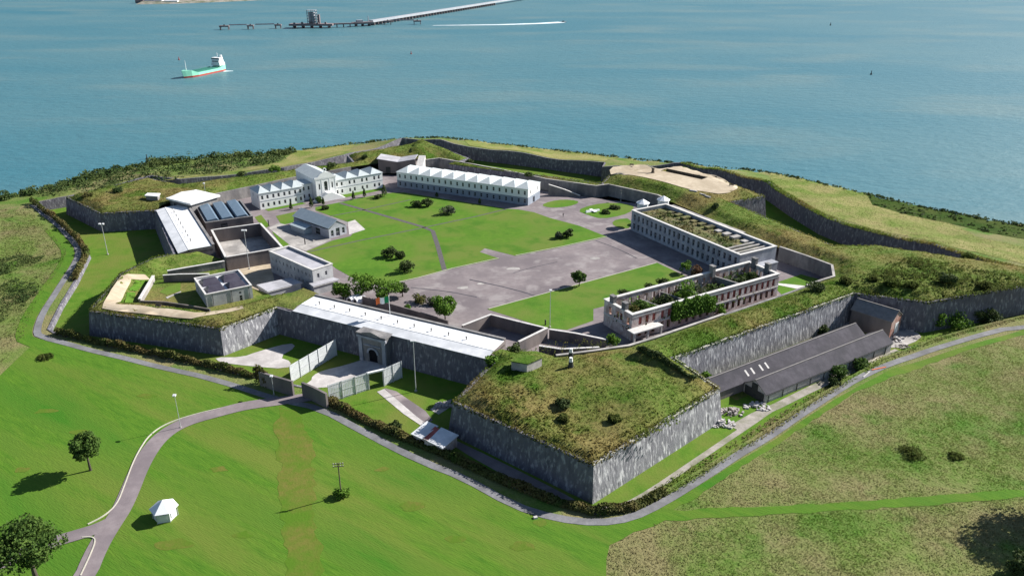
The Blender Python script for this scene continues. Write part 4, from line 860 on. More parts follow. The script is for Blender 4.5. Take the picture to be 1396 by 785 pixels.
# ruined pink barrack
UQ = Vector((84.4 - 33.8, 232.8 - 202.1, 0)).normalized(); OQ = Vector((33.2, 198.3, 0))
B = Block('ruined_barrack', 'roofless ruined barrack with pink weathered walls and red brick openings', OQ, UQ, 58.6, 12.6, 7.8, cat='ruin')
def orow(z, h, xs, w=1.15): return [(x, x + w, z, z + h) for x in xs]
xs = [2.4, 4.9, 7.4, 10.6, 13.1] + [17.5 + 2.7 * i for i in range(5)] + [31.5 + 2.42 * i for i in range(11)]
f_ = orow(4.3, 2.3, xs) + orow(.8, 2.3, xs); b_ = orow(4.3, 2.3, [2.4 + 2.9 * i for i in range(19)]) + orow(.6, 2.4, [2.4 + 2.9 * i for i in range(19)])
e_ = orow(4.4, 2.2, [1.6, 5., 6.6, 9.6]); 
B.walls((f_, e_, b_, e_), 'pinkwall', 'brick', th=.75)
mb = B.mb(); mb.box(-.2, 58.8, -.2, .9, 7.804, 8.05); mb.box(-.2, 58.8, 11.7, 12.8, 7.804, 8.05); mb.box(-.2, .9, .902, 11.698, 7.804, 8.05); mb.box(57.7, 58.8, .902, 11.698, 7.804, 8.05); B.add('wall_cap', mb, 'coping')
mb = B.mb(); mb.box(0, 58.6, -.14, -.004, 3.55, 3.85); mb.box(-.14, -.004, 0, 12.6, 3.55, 3.85); mb.box(0, 58.6, -.12, -.005, 7.0, 7.25); B.add('string_course', mb, 'coping')
for x, y0, y1, h in ((12.6, .8, 11.8, 6.6), (20.5, .8, 11.8, 7.2), (27.6, 4, 11.8, 6.8), (42.5, .8, 11.8, 7.6), (43.9, 5, 11.8, 6.)):
    mb = B.mb(); m_ = (y0 + y1) / 2; mb.hexa([(x, y0, 0), (x + .6, y0, 0), (x + .6, y1, 0), (x, y1, 0)], [(x, y0, h), (x + .6, y0, h), (x + .6, y1, h - 1.2), (x, y1, h - 1.2)]); B.add('cross_wall', mb, 'innerwall')
for x, y in ((.05, 3.2), (.05, 8.6), (57.4, 3.5), (57.4, 9.), (41., 11.)):
    mb = B.mb(); mb.box(x, x + 1.15, y, y + 1.7, 6.5, 9.9); mb.box(x - .1, x + 1.25, y - .1, y + 1.8, 9.902, 10.15); B.add('chimney_stump', mb, 'innerwall')
for x in xs: mb = B.mb(); mb.box(x + .02, x + 1.13, .3, .36, 4.32, 6.58); B.add('rusted_shutter', mb, 'rust')
mb = B.mb(); mb.box(-1.6, 9, -3., -.15, 3.5, 3.85); B.add('porch_slab', mb, 'coping')
mb = B.mb()
for x in (-1.2, 3.6, 8.4): mb.box(x, x + .5, -2.8, -2.3, 0, 3.498)
B.add('porch_post', mb, 'coping')
mb = B.mb(); mb.box(0.8, 57.8, .8, 11.8, .05, 1.2); B.add('overgrown_floor', mb, 'rampart')
RU = B
# twin dark sheds in the dry ditch
def gable(name, label, o, u, L, D, zb, ze, zr, roof, wall, cat='shed', rails=False, gmat=None):
    B = Block(name, label, o, u, L, D, ze - zb, zb, cat); h, r = ze - zb, zr - zb
    B.walls(((), (), (), ()), wall, th=.3)
    for x in (0, L - .3):
        mb = B.mb(); mb.hexa([(x, 0, h + .002), (x + .3, 0, h + .002), (x + .3, D, h + .002), (x, D, h + .002)], [(x, D / 2 - .05, r), (x + .3, D / 2 - .05, r), (x + .3, D / 2 + .05, r), (x, D / 2 + .05, r)]); B.add('gable_wall', mb, gmat or wall)
    mb = B.mb(); e = .3; k = (r - h) / (D / 2)
    for y0, s in ((-e, 1), (D + e, -1)):
        z0_ = h - e * k + .08; q = [(-e, y0, z0_), (L + e, y0, z0_), (L + e, D / 2, r + .08), (-e, D / 2, r + .08)]; t_ = [(x, y, z + .14) for x, y, z in q]
        mb.hexa(q if s > 0 else q[::-1], t_ if s > 0 else t_[::-1])
    B.add('roof', mb, roof); mb = B.mb(); mb.box(-e, L + e, D / 2 - .18, D / 2 + .18, r + .2, r + .32); B.add('ridge_cap', mb, 'asbestos')
    return B
US = Vector((43.7, 28.3, 0)).normalized(); NS = Vector((-US.y, US.x, 0))
s2 = Vector((63.4, 171., 0)) + NS * .3; D2 = 7.0
B2 = gable('long_shed', 'outer long dark shed with white vents and a pale lit side wall', s2, US, 52.3, D2, -4.2, -1.3, 1.0, 'darkroof', 'palegravel')
mb = B2.mb()
for i in range(10): mb.box(1 + i * 5.4, 1.14 + i * 5.4, -.16, -.004, 0, 2.9)
mb.box(.3, 52, -.5, -.34, 2.62, 2.8); B2.add('gutter_post', mb, 'darkmetal')
mb = B2.mb(); mb.box(-.2, -.06, .5, 6.5, .1, 2.7); mb.box(-.22, -.08, 2.6, 4.4, 2.702, 4.4); B2.add('dark_doorway', mb, 'darkmetal')
s1 = s2 + NS * (D2 + .1) - US * 9.3
B1 = gable('long_shed', 'inner long dark shed nearer the streaked wall, with four white roof panels', s1, US, 59., 6.6, -4.2, -1.2, 1.05, 'darkroof', 'yardwall')
for x in (11.4, 13.6, 16.8, 19.): mb = B1.mb(); k = 2.25 / 3.3; mb.hexa([(x, .7, 3.676), (x + .6, .7, 3.676), (x + .6, 2.2, 4.699), (x, 2.2, 4.699)], [(x, .7, 3.75), (x + .6, .7, 3.75), (x + .6, 2.2, 4.773), (x, 2.2, 4.773)]); B1.add('roof_panel', mb, 'coping')
p0, p1 = Vector((101.6, 215.6, 0)), Vector((109.8, 207.0, 0))
B3 = gable('brick_ended_shed', 'small shed with red brick gable and pale door in the ditch corner', p0, p1 - p0, (p1 - p0).length, 7., -4.5, 1.7, 4.0, 'asbestos', 'yardwall', gmat='brick')
L3 = (p1 - p0).length; mb = B3.mb(); mb.box(L3 + .004, L3 + .06, .02, 6.98, 0, 6.15); B3.add('brick_end', mb, 'brick'); mb = B3.mb(); mb.box(L3 + .065, L3 + .16, 3., 5.4, 1.2, 4.6); B3.add('door', mb, 'palisade')
# concrete pillbox on the bastion
q = [at(697, 491.6, 9.), at(718.4, 495.4, 9.), at(738.8, 486.5, 9.), at(707, 482.6, 9.)]
r = thing('concrete_pillbox', 'plain concrete pillbox hut on the grassy bastion', 'hut', (*(sum(q, Vector()) / 4)[:2], 5.4)); pl_ = [tuple(p[:2]) for p in q]
mb = MB(); mb.prism(pl_, 5., 8.8); mb.build('wall', 'concrete', r); mb = MB(); mb.prism(offset_poly(pl_, .2), 8.802, 9.05); mb.build('roof', 'rampart', r)
# derelict hut by the hedge
q = [onF(564, 603), onF(604, 622), onF(625, 613), onF(585, 593)]; z_ = fz(q[0].x, q[0].y); r = thing('derelict_hut', 'derelict low hut with sagging pale roof against the hedge', 'hut', (*(sum(q, Vector()) / 4)[:2], z_))
u_ = (q[1] - q[0]); L_ = u_.length; mb = MB().at((q[0].x, q[0].y, z_), u_); n_ = 4.8; mb.wall(L_, 2.3, .25, [(2, 3.4, .7, 1.8)]); mb.box(0, .25, .25, n_, 0, 2.3); mb.box(L_ - .25, L_, .25, n_, 0, 2.3); mb.box(.25, L_ - .25, n_ - .25, n_, 0, 2.3); mb.build('wall', 'pinkwall', r)
mb = MB().at((q[0].x, q[0].y, z_), u_); mb.hexa([(-.4, -.4, 2.31), (L_ * .35, -.4, 2.31), (L_ * .35, n_ + .3, 2.9), (-.4, n_ + .3, 2.9)], [(-.4, -.4, 2.45), (L_ * .35, -.4, 2.45), (L_ * .35, n_ + .3, 3.05), (-.4, n_ + .3, 3.05)]); mb.hexa([(L_ * .52, -.3, 2.31), (L_ + .4, -.4, 2.31), (L_ + .4, n_ + .3, 2.9), (L_ * .45, n_ + .3, 2.9)], [(L_ * .52, -.3, 2.45), (L_ + .4, -.4, 2.45), (L_ + .4, n_ + .3, 3.05), (L_ * .45, n_ + .3, 3.05)]); mb.build('roof', 'greyroof', r)
mb = MB().at((q[0].x, q[0].y, z_), u_); mb.hexa([(L_ * .3, .2, 2.2), (L_ * .56, .3, 2.0), (L_ * .5, n_ - .3, 2.7), (L_ * .3, n_ - .3, 2.9)], [(L_ * .3, .2, 2.35), (L_ * .56, .3, 2.15), (L_ * .5, n_ - .3, 2.85), (L_ * .3, n_ - .3, 3.1)]); mb.build('fallen_sheet', 'rust', r)
# hexagonal white pavilion on the front lawn
c = onG(226, 704); c.z -= .1; r = thing('white_pavilion', 'small six-sided white pavilion tent alone on the mown lawn', 'pavilion', c); hx = [(c.x + 2.35 * math.cos(math.pi * k / 3 + .25), c.y + 2.35 * math.sin(math.pi * k / 3 + .25)) for k in range(6)]
mb = MB(); mb.prism(offset_poly(hx, -.12), c.z, c.z + 2.5); mb.build('side_panel', 'palisade', r); mb = MB(); mb.cone((c.x, c.y, c.z + 2.45), 2.75, 1.75, 6, 0, .25); mb.build('roof', 'canvas', r)
mb = MB()
for p in hx: mb.tube((*p, c.z), (*p, c.z + 2.5), .06, .06, 6)
mb.build('frame_post', 'steel', r)
for k in range(6):
    a, b = Vector((*hx[k], 0)), Vector((*hx[(k + 1) % 6], 0)); mb = MB().at((a.x, a.y, c.z), b - a); L_ = (b - a).length; mb.box(.5, L_ - .5, .0, .06, .9, 1.9); mb.build('window_panel', 'greyroof', r)
# white tents on the grey barrack roof
for k, (pp, lab) in enumerate((((876, 283.5), 'white peaked tent at the front corner of the overgrown roof'), ((904, 279), 'white peaked tent at the back edge of the overgrown roof'))):
    c = at(*pp, 6.8); r = thing('roof_tent', lab, 'tent', c); mb = MB(); mb.tube((c.x, c.y, c.z), (c.x, c.y, c.z + 2.1), 2.2, 2.2, 8); mb.build('side_panel', 'palisade', r); mb = MB(); mb.cone((c.x, c.y, c.z + 2.1), 2.75, 1.6, 8); mb.build('roof', 'canvas', r)
# ------------------------------------------------------------------ plants
rng = np.random.default_rng(11)
def leaf_mesh(name, C, size, mat, nrm=None, asp=1.5):
    """quads centred on C (n,3) with random attitude; size scalar or (n,)"""
    n = len(C); C = np.asarray(C, float); d = rng.normal(size=(n, 3)); 
    if nrm is not None: d = d * .75 + nrm
    d /= np.linalg.norm(d, axis=1)[:, None]; r = rng.normal(size=(n, 3)); a = np.cross(d, r); a /= np.linalg.norm(a, axis=1)[:, None]; b = np.cross(d, a)
    s = (np.ones(n) * size * rng.uniform(.6, 1.3, n))[:, None]
    V = np.stack([C - a * s * .5 * asp, C + b * s * .5, C + a * s * .5 * asp, C - b * s * .5], 1).reshape(-1, 3)
    me = bpy.data.meshes.new(name); me.vertices.add(4 * n); me.vertices.foreach_set('co', V.ravel()); me.loops.add(4 * n); me.loops.foreach_set('vertex_index', np.arange(4 * n))
    me.polygons.add(n); me.polygons.foreach_set('loop_start', np.arange(n) * 4); me.polygons.foreach_set('loop_total', np.full(n, 4)); me.materials.append(M[mat]); me.update(calc_edges=True); me.validate()
    return me
def clump_pts(n, cents, rads, flat=.85):
    cents = np.asarray(cents, float); rads = np.asarray(rads, float); w_ = rads ** 2 / (rads ** 2).sum(); k = rng.choice(len(cents), n, p=w_)
    d = rng.normal(size=(n, 3)); d /= np.linalg.norm(d, axis=1)[:, None]; rr = rads[k] * rng.uniform(.55, 1.05, n) ** .6
    P = cents[k] + d * rr[:, None] * np.array((1, 1, flat)); return P, d
def crown_clumps(n, rx, ry, rz, z0, rmin, rmax, bias=.55):
    out, rad = [], []
    while len(out) < n:
        d = rng.normal(size=3); d /= np.linalg.norm(d); t = rng.uniform(bias, 1.) ; p = d * t
        if p[2] < -.75: continue
        out.append((p[0] * rx, p[1] * ry, z0 + p[2] * rz)); rad.append(rng.uniform(rmin, rmax))
    return out, rad
def obj(name, me, parent=None, loc=(0, 0, 0)):
    o = bpy.data.objects.new(name, me); COL.objects.link(o); o.location = loc
    if parent is not None: o.parent = parent
    return o
def tree(name, label, loc, h, r, mat='leaf', n=2200, trunk=.28, group=None, clumps=26, th=.33, leaf=.42, flat=.8):
    root = thing(name, label, 'tree', loc, group); L0 = Vector(loc); z0 = h * (1 + th) / 2; rz = h * (1 - th) / 2 * .9
    cc, cr = crown_clumps(clumps, r * .78, r * .78, rz * .85, z0, r * .22, r * .42)
    P, d = clump_pts(n, cc, cr, flat); obj('crown', leaf_mesh('crown', P, leaf, mat, d * .8), root)
    mb = MB(); top = (rng.normal() * .2, rng.normal() * .2, h * (th + .12)); mb.rings([[(r_ * math.cos(t) + x, r_ * math.sin(t) + y, z) for t in [k * math.pi / 4 for k in range(8)]] for r_, x, y, z in
        ((trunk * 1.7, 0, 0, -.3), (trunk * 1.1, 0, 0, .35), (trunk * .85, top[0] * .5, top[1] * .5, top[2] * .55), (trunk * .65, *top))])
    for k in range(min(9, clumps)):
        c = cc[k]; m_ = (top[0] * .6 + c[0] * .4, top[1] * .6 + c[1] * .4, top[2] * .55 + c[2] * .45 - .1); s_ = (top[0], top[1], top[2] * rng.uniform(.8, .98)); mb.tube(s_, m_, trunk * .42, trunk * .25, 6); mb.tube(m_, c, trunk * .25, trunk * .07, 5)
    me_ = mb; o = None; p_ = root.location.copy(); root.location = (0, 0, 0); o = me_.build('trunk', 'bark', root); root.location = p_; return root
def bush_mesh(r, h, n, mat, leaf=.4, cl=12):
    cc, cr = crown_clumps(cl, r * .72, r * .72, h * .42, h * .45, r * .28, r * .48, .35); P, d = clump_pts(n, cc, cr, .8); P[:, 2] = np.abs(P[:, 2]); return leaf_mesh('bush_foliage', P, leaf, mat, d * .8)
def bush(name, label, loc, r, h, mat='leaf', n=700, leaf=.4, group=None, cl=12, cat='bush'):
    o = obj(name, bush_mesh(r, h, n, mat, leaf, cl)); o.location = loc; tag(o, label, cat, group); return o
c = onG(123.5, 641); tree('lone_tree', 'lone dark round-headed tree casting a long shadow on the lawn', c, 9.6, 3.4, 'leaf', 3200, .26, clumps=30, leaf=.42)
c = onG(50, 790); tree('spreading_tree', 'broad spreading tree at the road fork with open branches', c, 12.2, 6.0, 'leaf', 8500, .42, clumps=60, th=.28, leaf=.38, flat=.65)
c = at(607, 437, 0); tree('courtyard_tree', 'leafy bright tree beside the dark yard screen', c, 8.6, 4.2, 'leafb', 3000, .2, clumps=30, th=.22)
c = at(789.5, 390, 0); tree('parade_tree', 'small round tree at the lawn edge of the parade ground', c, 5.4, 2.6, 'leaf', 1500, .16, clumps=18, th=.22)
for i, (px, py, h, r, m, lb) in enumerate(((468, 409, 5.6, 4.0, 'leafb', 'low bushy tree beside the porch annex'), (494, 406, 8.4, 4.8, 'leafb', 'tallest bright tree in the clump behind the entrance roof'), (527, 409, 7.6, 4.9, 'leafb', 'broad bright tree near the flag'), (549, 404, 5.0, 2.2, 'leafgrey', 'thin grey-leaved tree just behind the flagpole'))):
    tree('courtyard_tree', lb, at(px, py, 0), h, r, m, 2000, .2, clumps=20, th=.12, group='trees behind the entrance roof')
for px, py, r, h, m, lb in ((572, 412, 2.8, 2.6, 'hedge', 'brownish low shrub behind the dark screen wall'), (556, 422, 1.6, 1.7, 'leafb', 'yellow-green low shrub nearest the screen wall'), (590, 415, 2.4, 2.2, 'leafgrey', 'grey-green low shrub between the flag and leafy tree')):
    bush('yard_shrub', lb, at(px, py, 0), r, h, m, 700, .38, cat='shrub')
# bushes on the parade lawns
GB = 'dark bushes on the parade lawns'
for px, py, r, h, lb, m in ((530, 350, 3.2, 3.8, 'large dark bush, furthest back of the trio on the middle lawn', 'leafd'), (545, 352, 2.2, 3.2, 'narrow dark bush in the middle of the lawn trio', 'leafd'), (555, 369, 3.9, 4.4, 'large dark bush, biggest of the lawn trio', 'leafd'),
    (568, 282, 3.0, 2.3, 'flat dark bush joined to a rounder one by the cross path', 'leafd'), (582, 281, 3.0, 3.1, 'rounder dark bush beside the flat one by the cross path', 'leafd'), (610, 292, 3.6, 3.2, 'single grey-brown bush on the far lawn', 'leafgrey'),
    (763, 325, 2.2, 2.4, 'pale grey-green bush next to a dark round one', 'leafgrey'), (775, 323, 2.3, 3.6, 'dark round clipped bush by the parade edge', 'leafd'), (443, 285.5, 2., 1.6, 'low dark shrub near the gable shed', 'leafd'), (434, 276, 2.2, 3., 'round green shrub at the chapel corner', 'leaf'),
    (516, 271, 1.8, 1.7, 'small dark shrub at the foot of the tall conifer', 'leafd')):
    bush('lawn_bush', lb, at(px, py, 0), r, h, m, 900, .42, GB)
# clipped conifers in front of the barrack
def conifer(lb, p, h, r):
    root = thing('conifer', lb, 'conifer', p, 'narrow conifers before the barracks'); n = 420; z = rng.uniform(.04, 1, n) ** .8; rr = r * (1 - z) ** .6 * rng.uniform(.6, 1.05, n); t = rng.uniform(0, 6.283, n)
    d = np.c_[np.cos(t), np.sin(t), np.full(n, .4)]; obj('crown', leaf_mesh('crown', np.c_[rr * np.cos(t), rr * np.sin(t), .3 + z * (h - .3)], .34, 'leafd', d), root)
    mb = MB(); q = root.location.copy(); root.location = (0, 0, 0); mb.tube((0, 0, -.2), (0, 0, h * .8), .12, .03, 6); mb.build('trunk', 'bark', root); root.location = q
for lb, px, py, h, r in (('narrow conifer before the barrack wing beside the ribbed hall', 397, 286, 3.4, .8), ('dark narrow conifer nearest the chapel stair corner', 424.5, 283, 4.6, .95), ('small narrow conifer in front of the chapel stair', 441, 279.5, 3.2, .7), ('narrow conifer first along the wing past the stair', 482, 272, 3.8, .8),
    ('narrow conifer second along the wing past the stair', 497, 269, 4., .85), ('tallest dark conifer at the corner of the far lawn', 524, 268, 5.4, 1.5), ('tiny conifer before the middle of the saw-roofed barrack', 595.5, 268.5, 2., .8), ('tiny conifer before the stone end of the saw-roofed barrack', 654, 278, 2.4, .7)):
    conifer(lb, at(px, py, 0), h, r)
# plants in and around the ruin
O_, U_, N_ = RU.o, RU.u, RU.n
P, d = [], []
n = 8000; x = rng.uniform(14.2, 31, n); y = rng.normal(-.55, .35, n); topz = 8.7 - .7 * np.abs(np.sin(x * .8)) - np.clip((x - 26) * .35, 0, 3); z = rng.uniform(0.2, 1, n) ** .7 * topz
P = np.array([tuple(O_ + U_ * a + N_ * b) for a, b in zip(x, y)]); P[:, 2] = z; o = obj('ivy_creeper', leaf_mesh('ivy', P - np.array((*(O_ + U_ * 22)[:2], 0)), .42, 'ivy', np.array([tuple(-N_ + Vector((0, 0, .3)))] * n)), None, (*(O_ + U_ * 22)[:2], 0)); tag(o, 'thick bright ivy curtain hanging over the ruined barrack wall', 'ivy')
for i, (x, y, r, h, m, lb) in enumerate(((4, 5, 2.4, 5.4, 'hedge', 'brownish bush inside the ruin by its shaded end wall'), (8.5, 7, 2.8, 5.6, 'leaf', 'green bush inside the second bay of the ruin'), (10, 3, 2.2, 5.0, 'leafb', 'bright bush inside the ruin behind the red openings'), (17, 6, 3., 6.2, 'leafd', 'dark bush filling the third bay of the ruin'), (24, 5, 3.6, 7.2, 'leafb', 'big bright bush rising behind the ivy'),
    (30, 6, 3., 5.6, 'leafgrey', 'grey-green bush in the middle of the ruin'), (36, 5, 3., 4.6, 'leafd', 'dark bush before the tall cross wall'), (48, 6, 3.2, 5.2, 'leafd', 'dark bush in the roofless far bay'), (53, 5, 2.6, 5.4, 'leafd', 'dark bush against the far chimneys of the ruin'))):
    p = O_ + U_ * x + N_ * y; p.z = 1.6; bush('ruin_bush', lb, p, r * 1.25, h * 1.38, m, 1200, .45, 'bushes growing in the ruin')
for px, py, r, h, m, lb in ((850, 405, 2.6, 3.6, 'leafd', 'dark purple-brown shrub behind the ruin near its shaded end'), (885, 397, 2.4, 3.6, 'leafd', 'dark shrub midway behind the ruin wall'), (903, 391, 2.2, 4., 'leafd', 'taller dark shrub behind the ruin toward the barrack'), (934, 372, 2.2, 4.6, 'leafb', 'bright slim tree-like shrub in the barrack shadow'), (948, 377, 2.6, 4.8, 'rust_leaf', 'reddish shrub in the barrack shadow')):
    if m == 'rust_leaf' and m not in M: M[m] = shade('reddish_leaves', [(.10, .05, .03), (.17, .09, .04), (.08, .07, .03)], .8, .3, trans=.2, up=.5)
    bush('wall_shrub', lb, at(px, py, 0), r, h, m, 700, .4, 'shrubs behind the ruin', cat='shrub')
bush('porch_shrub', 'bright shrub growing at the end of the shaded yard wall', at(836, 470, 1), 2.2, 3.6, 'leafb', 500, .4, cat='shrub')
bush('wall_shrub', 'low shrub climbing the ruin wall right after the ivy', O_ + U_ * 33.5 - N_ * 1.2, 1.9, 4.2, 'leafb', 500, .4, cat='shrub')
# bushes on the ramparts and in the ditch
GR = 'bushes on the grassy ramparts'
for px, py, r, h, m, lb in ((768, 553, 2., 1.5, 'leafd', 'dark low bush at the rim of the bastion hollow'), (768, 574, 1.9, 1.3, 'gorse', 'olive low bush beside the bastion hollow'), (838, 573, 1.9, 1.1, 'gorse', 'faint low bush across the bastion hollow'), (1290, 385, 3., 3., 'leafd', 'dark rounded bush standing on the bushy bastion'), (1318, 352, 2.5, 1.5, 'gorse', 'flat dark bush beside the dry field edge'),
    (1215, 388, 3.2, 1.8, 'gorse', 'wide olive bush in the middle of the bushy bastion'), (1190, 382, 2.4, 1.5, 'gorse', 'brown-green bush close to the ditch lawn'), (1245, 392, 2.6, 1.6, 'gorse', 'brown-green bush near the shaded bastion edge'), (1345, 392, 2.8, 1.9, 'gorse', 'olive bush near the bastion edge over the green bushes'),
    (1112, 395, 3.6, 2.2, 'leafd', 'dark spreading bush above the streaked wall end'), (1150, 384, 2.8, 1.5, 'gorse', 'olive spreading bush behind the streaked wall'), (700, 478, 2.2, 1.5, 'scrub', 'bush beside the pillbox at the roof end'), (668, 495, 2.2, 1.6, 'leafb', 'bright fern bush on the shaded bastion shoulder'),
    (975, 283, 2., 1.6, 'leafd', 'dark bush on the slope above the stone shoulder'), (376, 233, 3., 2.6, 'leafb', 'bright round bush by the bare grass track')):
    p = onR(px, py); bush('rampart_bush', lb, p, r, h, m, 700, .42, GR)
GD = 'bushes in the dry ditch'
for px, py, r, h, m, lb in ((1272, 447, 2., 6., 'leafb', 'tall yellow-green bush at the dark bastion corner'), (1303, 447, 3.4, 4.6, 'leafb', 'big bright bush in the ditch by the bastion face'), (1340, 437, 3.4, 4.2, 'leafd', 'dark round bush at the foot of the bastion face'), (1312, 428, 2.2, 6.2, 'leaf', 'upright bush against the bastion face'), (1377, 418, 1.8, 5., 'leafd', 'slim dark bush climbing the bastion face'),
    (1142, 515, 3., 4.2, 'leaf', 'bush beside the long shed wall, larger of two'), (1137, 527, 2., 2.2, 'leafd', 'low bush under the larger shed bush'), (1172, 503, 2.6, 3.4, 'leaf', 'bush beside the long shed wall, smaller of two'), (962, 517, 2.2, 2., 'leafb', 'bright low bush behind the inner shed end'), (1120, 456, 2., 3., 'leafd', 'dark bush under the streaked wall'), (538, 586, 1.9, 2.4, 'leafd', 'dark clipped bush behind the long hedge'), (453, 547, 1.6, 1.7, 'hedge', 'rusty bush at the end of the steel fence')):
    p = onF(px, py); k_ = 1.5 if px > 1250 else 1.; bush('ditch_bush', lb, p, r * k_, h * 1.15 if px > 1250 else h, m, int(1000 * k_ * k_), .42, GD, cl=22)
c = onG(1388, 783); tree('corner_tree', 'dark leafy tree at the shaded corner of the meadow', c, 4.6, 2.9, 'leafd', 2200, .25, th=.05)
tree('shade_tree', 'tall tree just past the view throwing shade over the meadow corner', (115, 128.5, gz(115, 128.5)), 20, 9.5, 'leaf', 12000, .4, clumps=60)
bush('pole_shrub', 'green shrub wrapped round the telephone pole foot', onG(468, 676), 1.9, 2.2, 'leafb', 650, .34, cat='shrub')
for px, py, lb, r in ((1243, 618, 'larger dark gorse patch in the rough meadow', 3.2), (1302, 622, 'smaller dark gorse patch in the rough meadow', 2.), (62, 487, 'low bramble mound on the lawn corner', 2.4), (1332, 300, 'lone round bush on the shore beyond the dry field', 2.6), (1174, 256, 'low dark bush on the seaward edge above the field', 2.)):
    bush('meadow_bush', lb, onG(px, py), r, r * (.17 if px < 1310 and px != 1174 else 1.1), 'gorse' if px != 1332 else 'leafd', 1100, .28, cl=20)
bush('meadow_bush', 'dark scrub patch at the field edge below the path bend', onG(1330, 430), 2.6, 1.6, 'scrub', 600, .4)
# hedge along the counterscarp
def hedge(line, wd, h, n, label, mat='hedge', zf=ground_h, base=0.):
    l = np.array(dense(line, 1.5, False)); k = rng.uniform(0, len(l) - 1.001, n); i = k.astype(int); f = (k - i)[:, None]; p = l[i] * (1 - f) + l[i + 1] * f
    t = l[i + 1] - l[i]; t /= np.linalg.norm(t, axis=1)[:, None]; nr = np.c_[-t[:, 1], t[:, 0]]; a = rng.uniform(-1, 1, n); hh = h * (1 + .28 * np.sin(k * .55) + .2 * np.sin(k * 1.7 + 1)); z = rng.uniform(0, 1, n) ** .55 * hh * np.sqrt(np.clip(1 - .7 * a * a, .05, 1))
    q = p + nr * (a * wd / 2)[:, None]; zz = zf(q) + z + base; c0 = np.array((*l[len(l) // 2], zz.min())); o = obj('hedge', leaf_mesh('hedge', np.c_[q, zz] - c0, .42, mat, np.c_[nr * a[:, None], np.full(n, .7)]), None, c0); return tag(o, label, 'hedge')
CSL = [tuple(p) for p in CS]
def csl(i, j, off=0.): q = offset_poly(CSL, off); return q[i:j + 1]
hedge(csl(0, 4, .5), 1.8, 2.3, 7000, 'overgrown hedge along the sunken path by the ditch lawn')
hedge(csl(7, 10, .2), 1.9, 1.8, 6500, 'dark clipped hedge below the shaded bastion face')
hedge(csl(12, 19, .3), 2.3, 1.5, 11500, 'long brown-green hedge running from the gate walls round the big bastion')
hedge([tuple(at(869, 484, 6)[:2]), tuple(at(905, 499, 6)[:2]), tuple(at(947, 521, 6)[:2])], 1.5, 1.1, 1500, 'dark leaf strip added as shade along the bastion top bank', 'leafd', h6)  # dark leaves stand in for the shaded side of the grass traverse
# coastal scrub: far mass, and undergrowth
def mass(name, poly, n, zf, mat, bump, leaf=.7, sc=.16):
    a = np.array(poly); ar = abs(area(poly)); rm = bump * .62; nc = int(min(2600, ar / (rm * rm * 1.1))); G = np.c_[rng.uniform(a[:, 0].min(), a[:, 0].max(), nc * 6), rng.uniform(a[:, 1].min(), a[:, 1].max(), nc * 6)]; G = G[inpoly(G, poly)][:nc]
    r_ = rm * np.clip(.95 + nzf(G, sc * .6, 4.) * .9, .35, 1.7) * rng.uniform(.6, 1.25, len(G)); C_ = np.c_[G, zf(G) + r_ * .15]; P, d = clump_pts(n, C_, r_, .8); k = P[:, 2] > zf(P[:, :2]) - .1
    o = obj(name, leaf_mesh(name, P[k], leaf, mat, d[k] * 1.1)); o['kind'] = 'stuff'; return o
co = [p for p in COAST]
def band(a, b, inn, out):
    l = [p for p in dense(co, 4., False) if a <= p[0] <= b]; r = ribbon(l, 2.); n_ = len(l); L = [np.array(p) for p in l]; o = []
    for s_, w_ in ((1, inn), (-1, out)):
        q = []
        for i, p in enumerate(L):
            t = L[min(i + 1, n_ - 1)] - L[max(i - 1, 0)]; t /= np.hypot(*t); q.append(tuple(p + np.array((t[1], -t[0])) * s_ * w_))
        o += q if s_ > 0 else q[::-1]
    return o
mass('shore_scrub', band(-330, -118, 9, 4), 30000, ground_h, 'scrub', 3.6, .7); mass('shore_scrub', band(-118, 60, 2.5, 9), 12000, ground_h, 'scrub', 1.4, .6); mass('shore_scrub', band(60, 215, 2.5, 12), 20000, ground_h, 'scrub', 1.2, .6)
mass('shore_scrub', GA([(5, 272), (60, 257), (130, 241), (205, 224), (250, 211), (340, 207), (440, 205), (430, 209), (380, 222), (300, 236), (215, 250), (170, 262), (100, 263), (50, 270)]), 60000, ground_h, 'scrub', 3.8, .65)
mass('undergrowth', [tuple(onR(*p)[:2]) for p in [(1145, 402), (1180, 372), (1230, 350), (1300, 360), (1396, 380), (1396, 392), (1330, 402), (1268, 408), (1200, 396)]], 9000, h6, 'gorse', .7, .4, .22)
mass('undergrowth', [tuple(onR(*p)[:2]) for p in [(640, 540), (700, 500), (760, 560), (830, 600), (905, 560), (930, 575), (812, 628), (720, 590)]], 2600, h6, 'rtuft', .45, .4, .22)
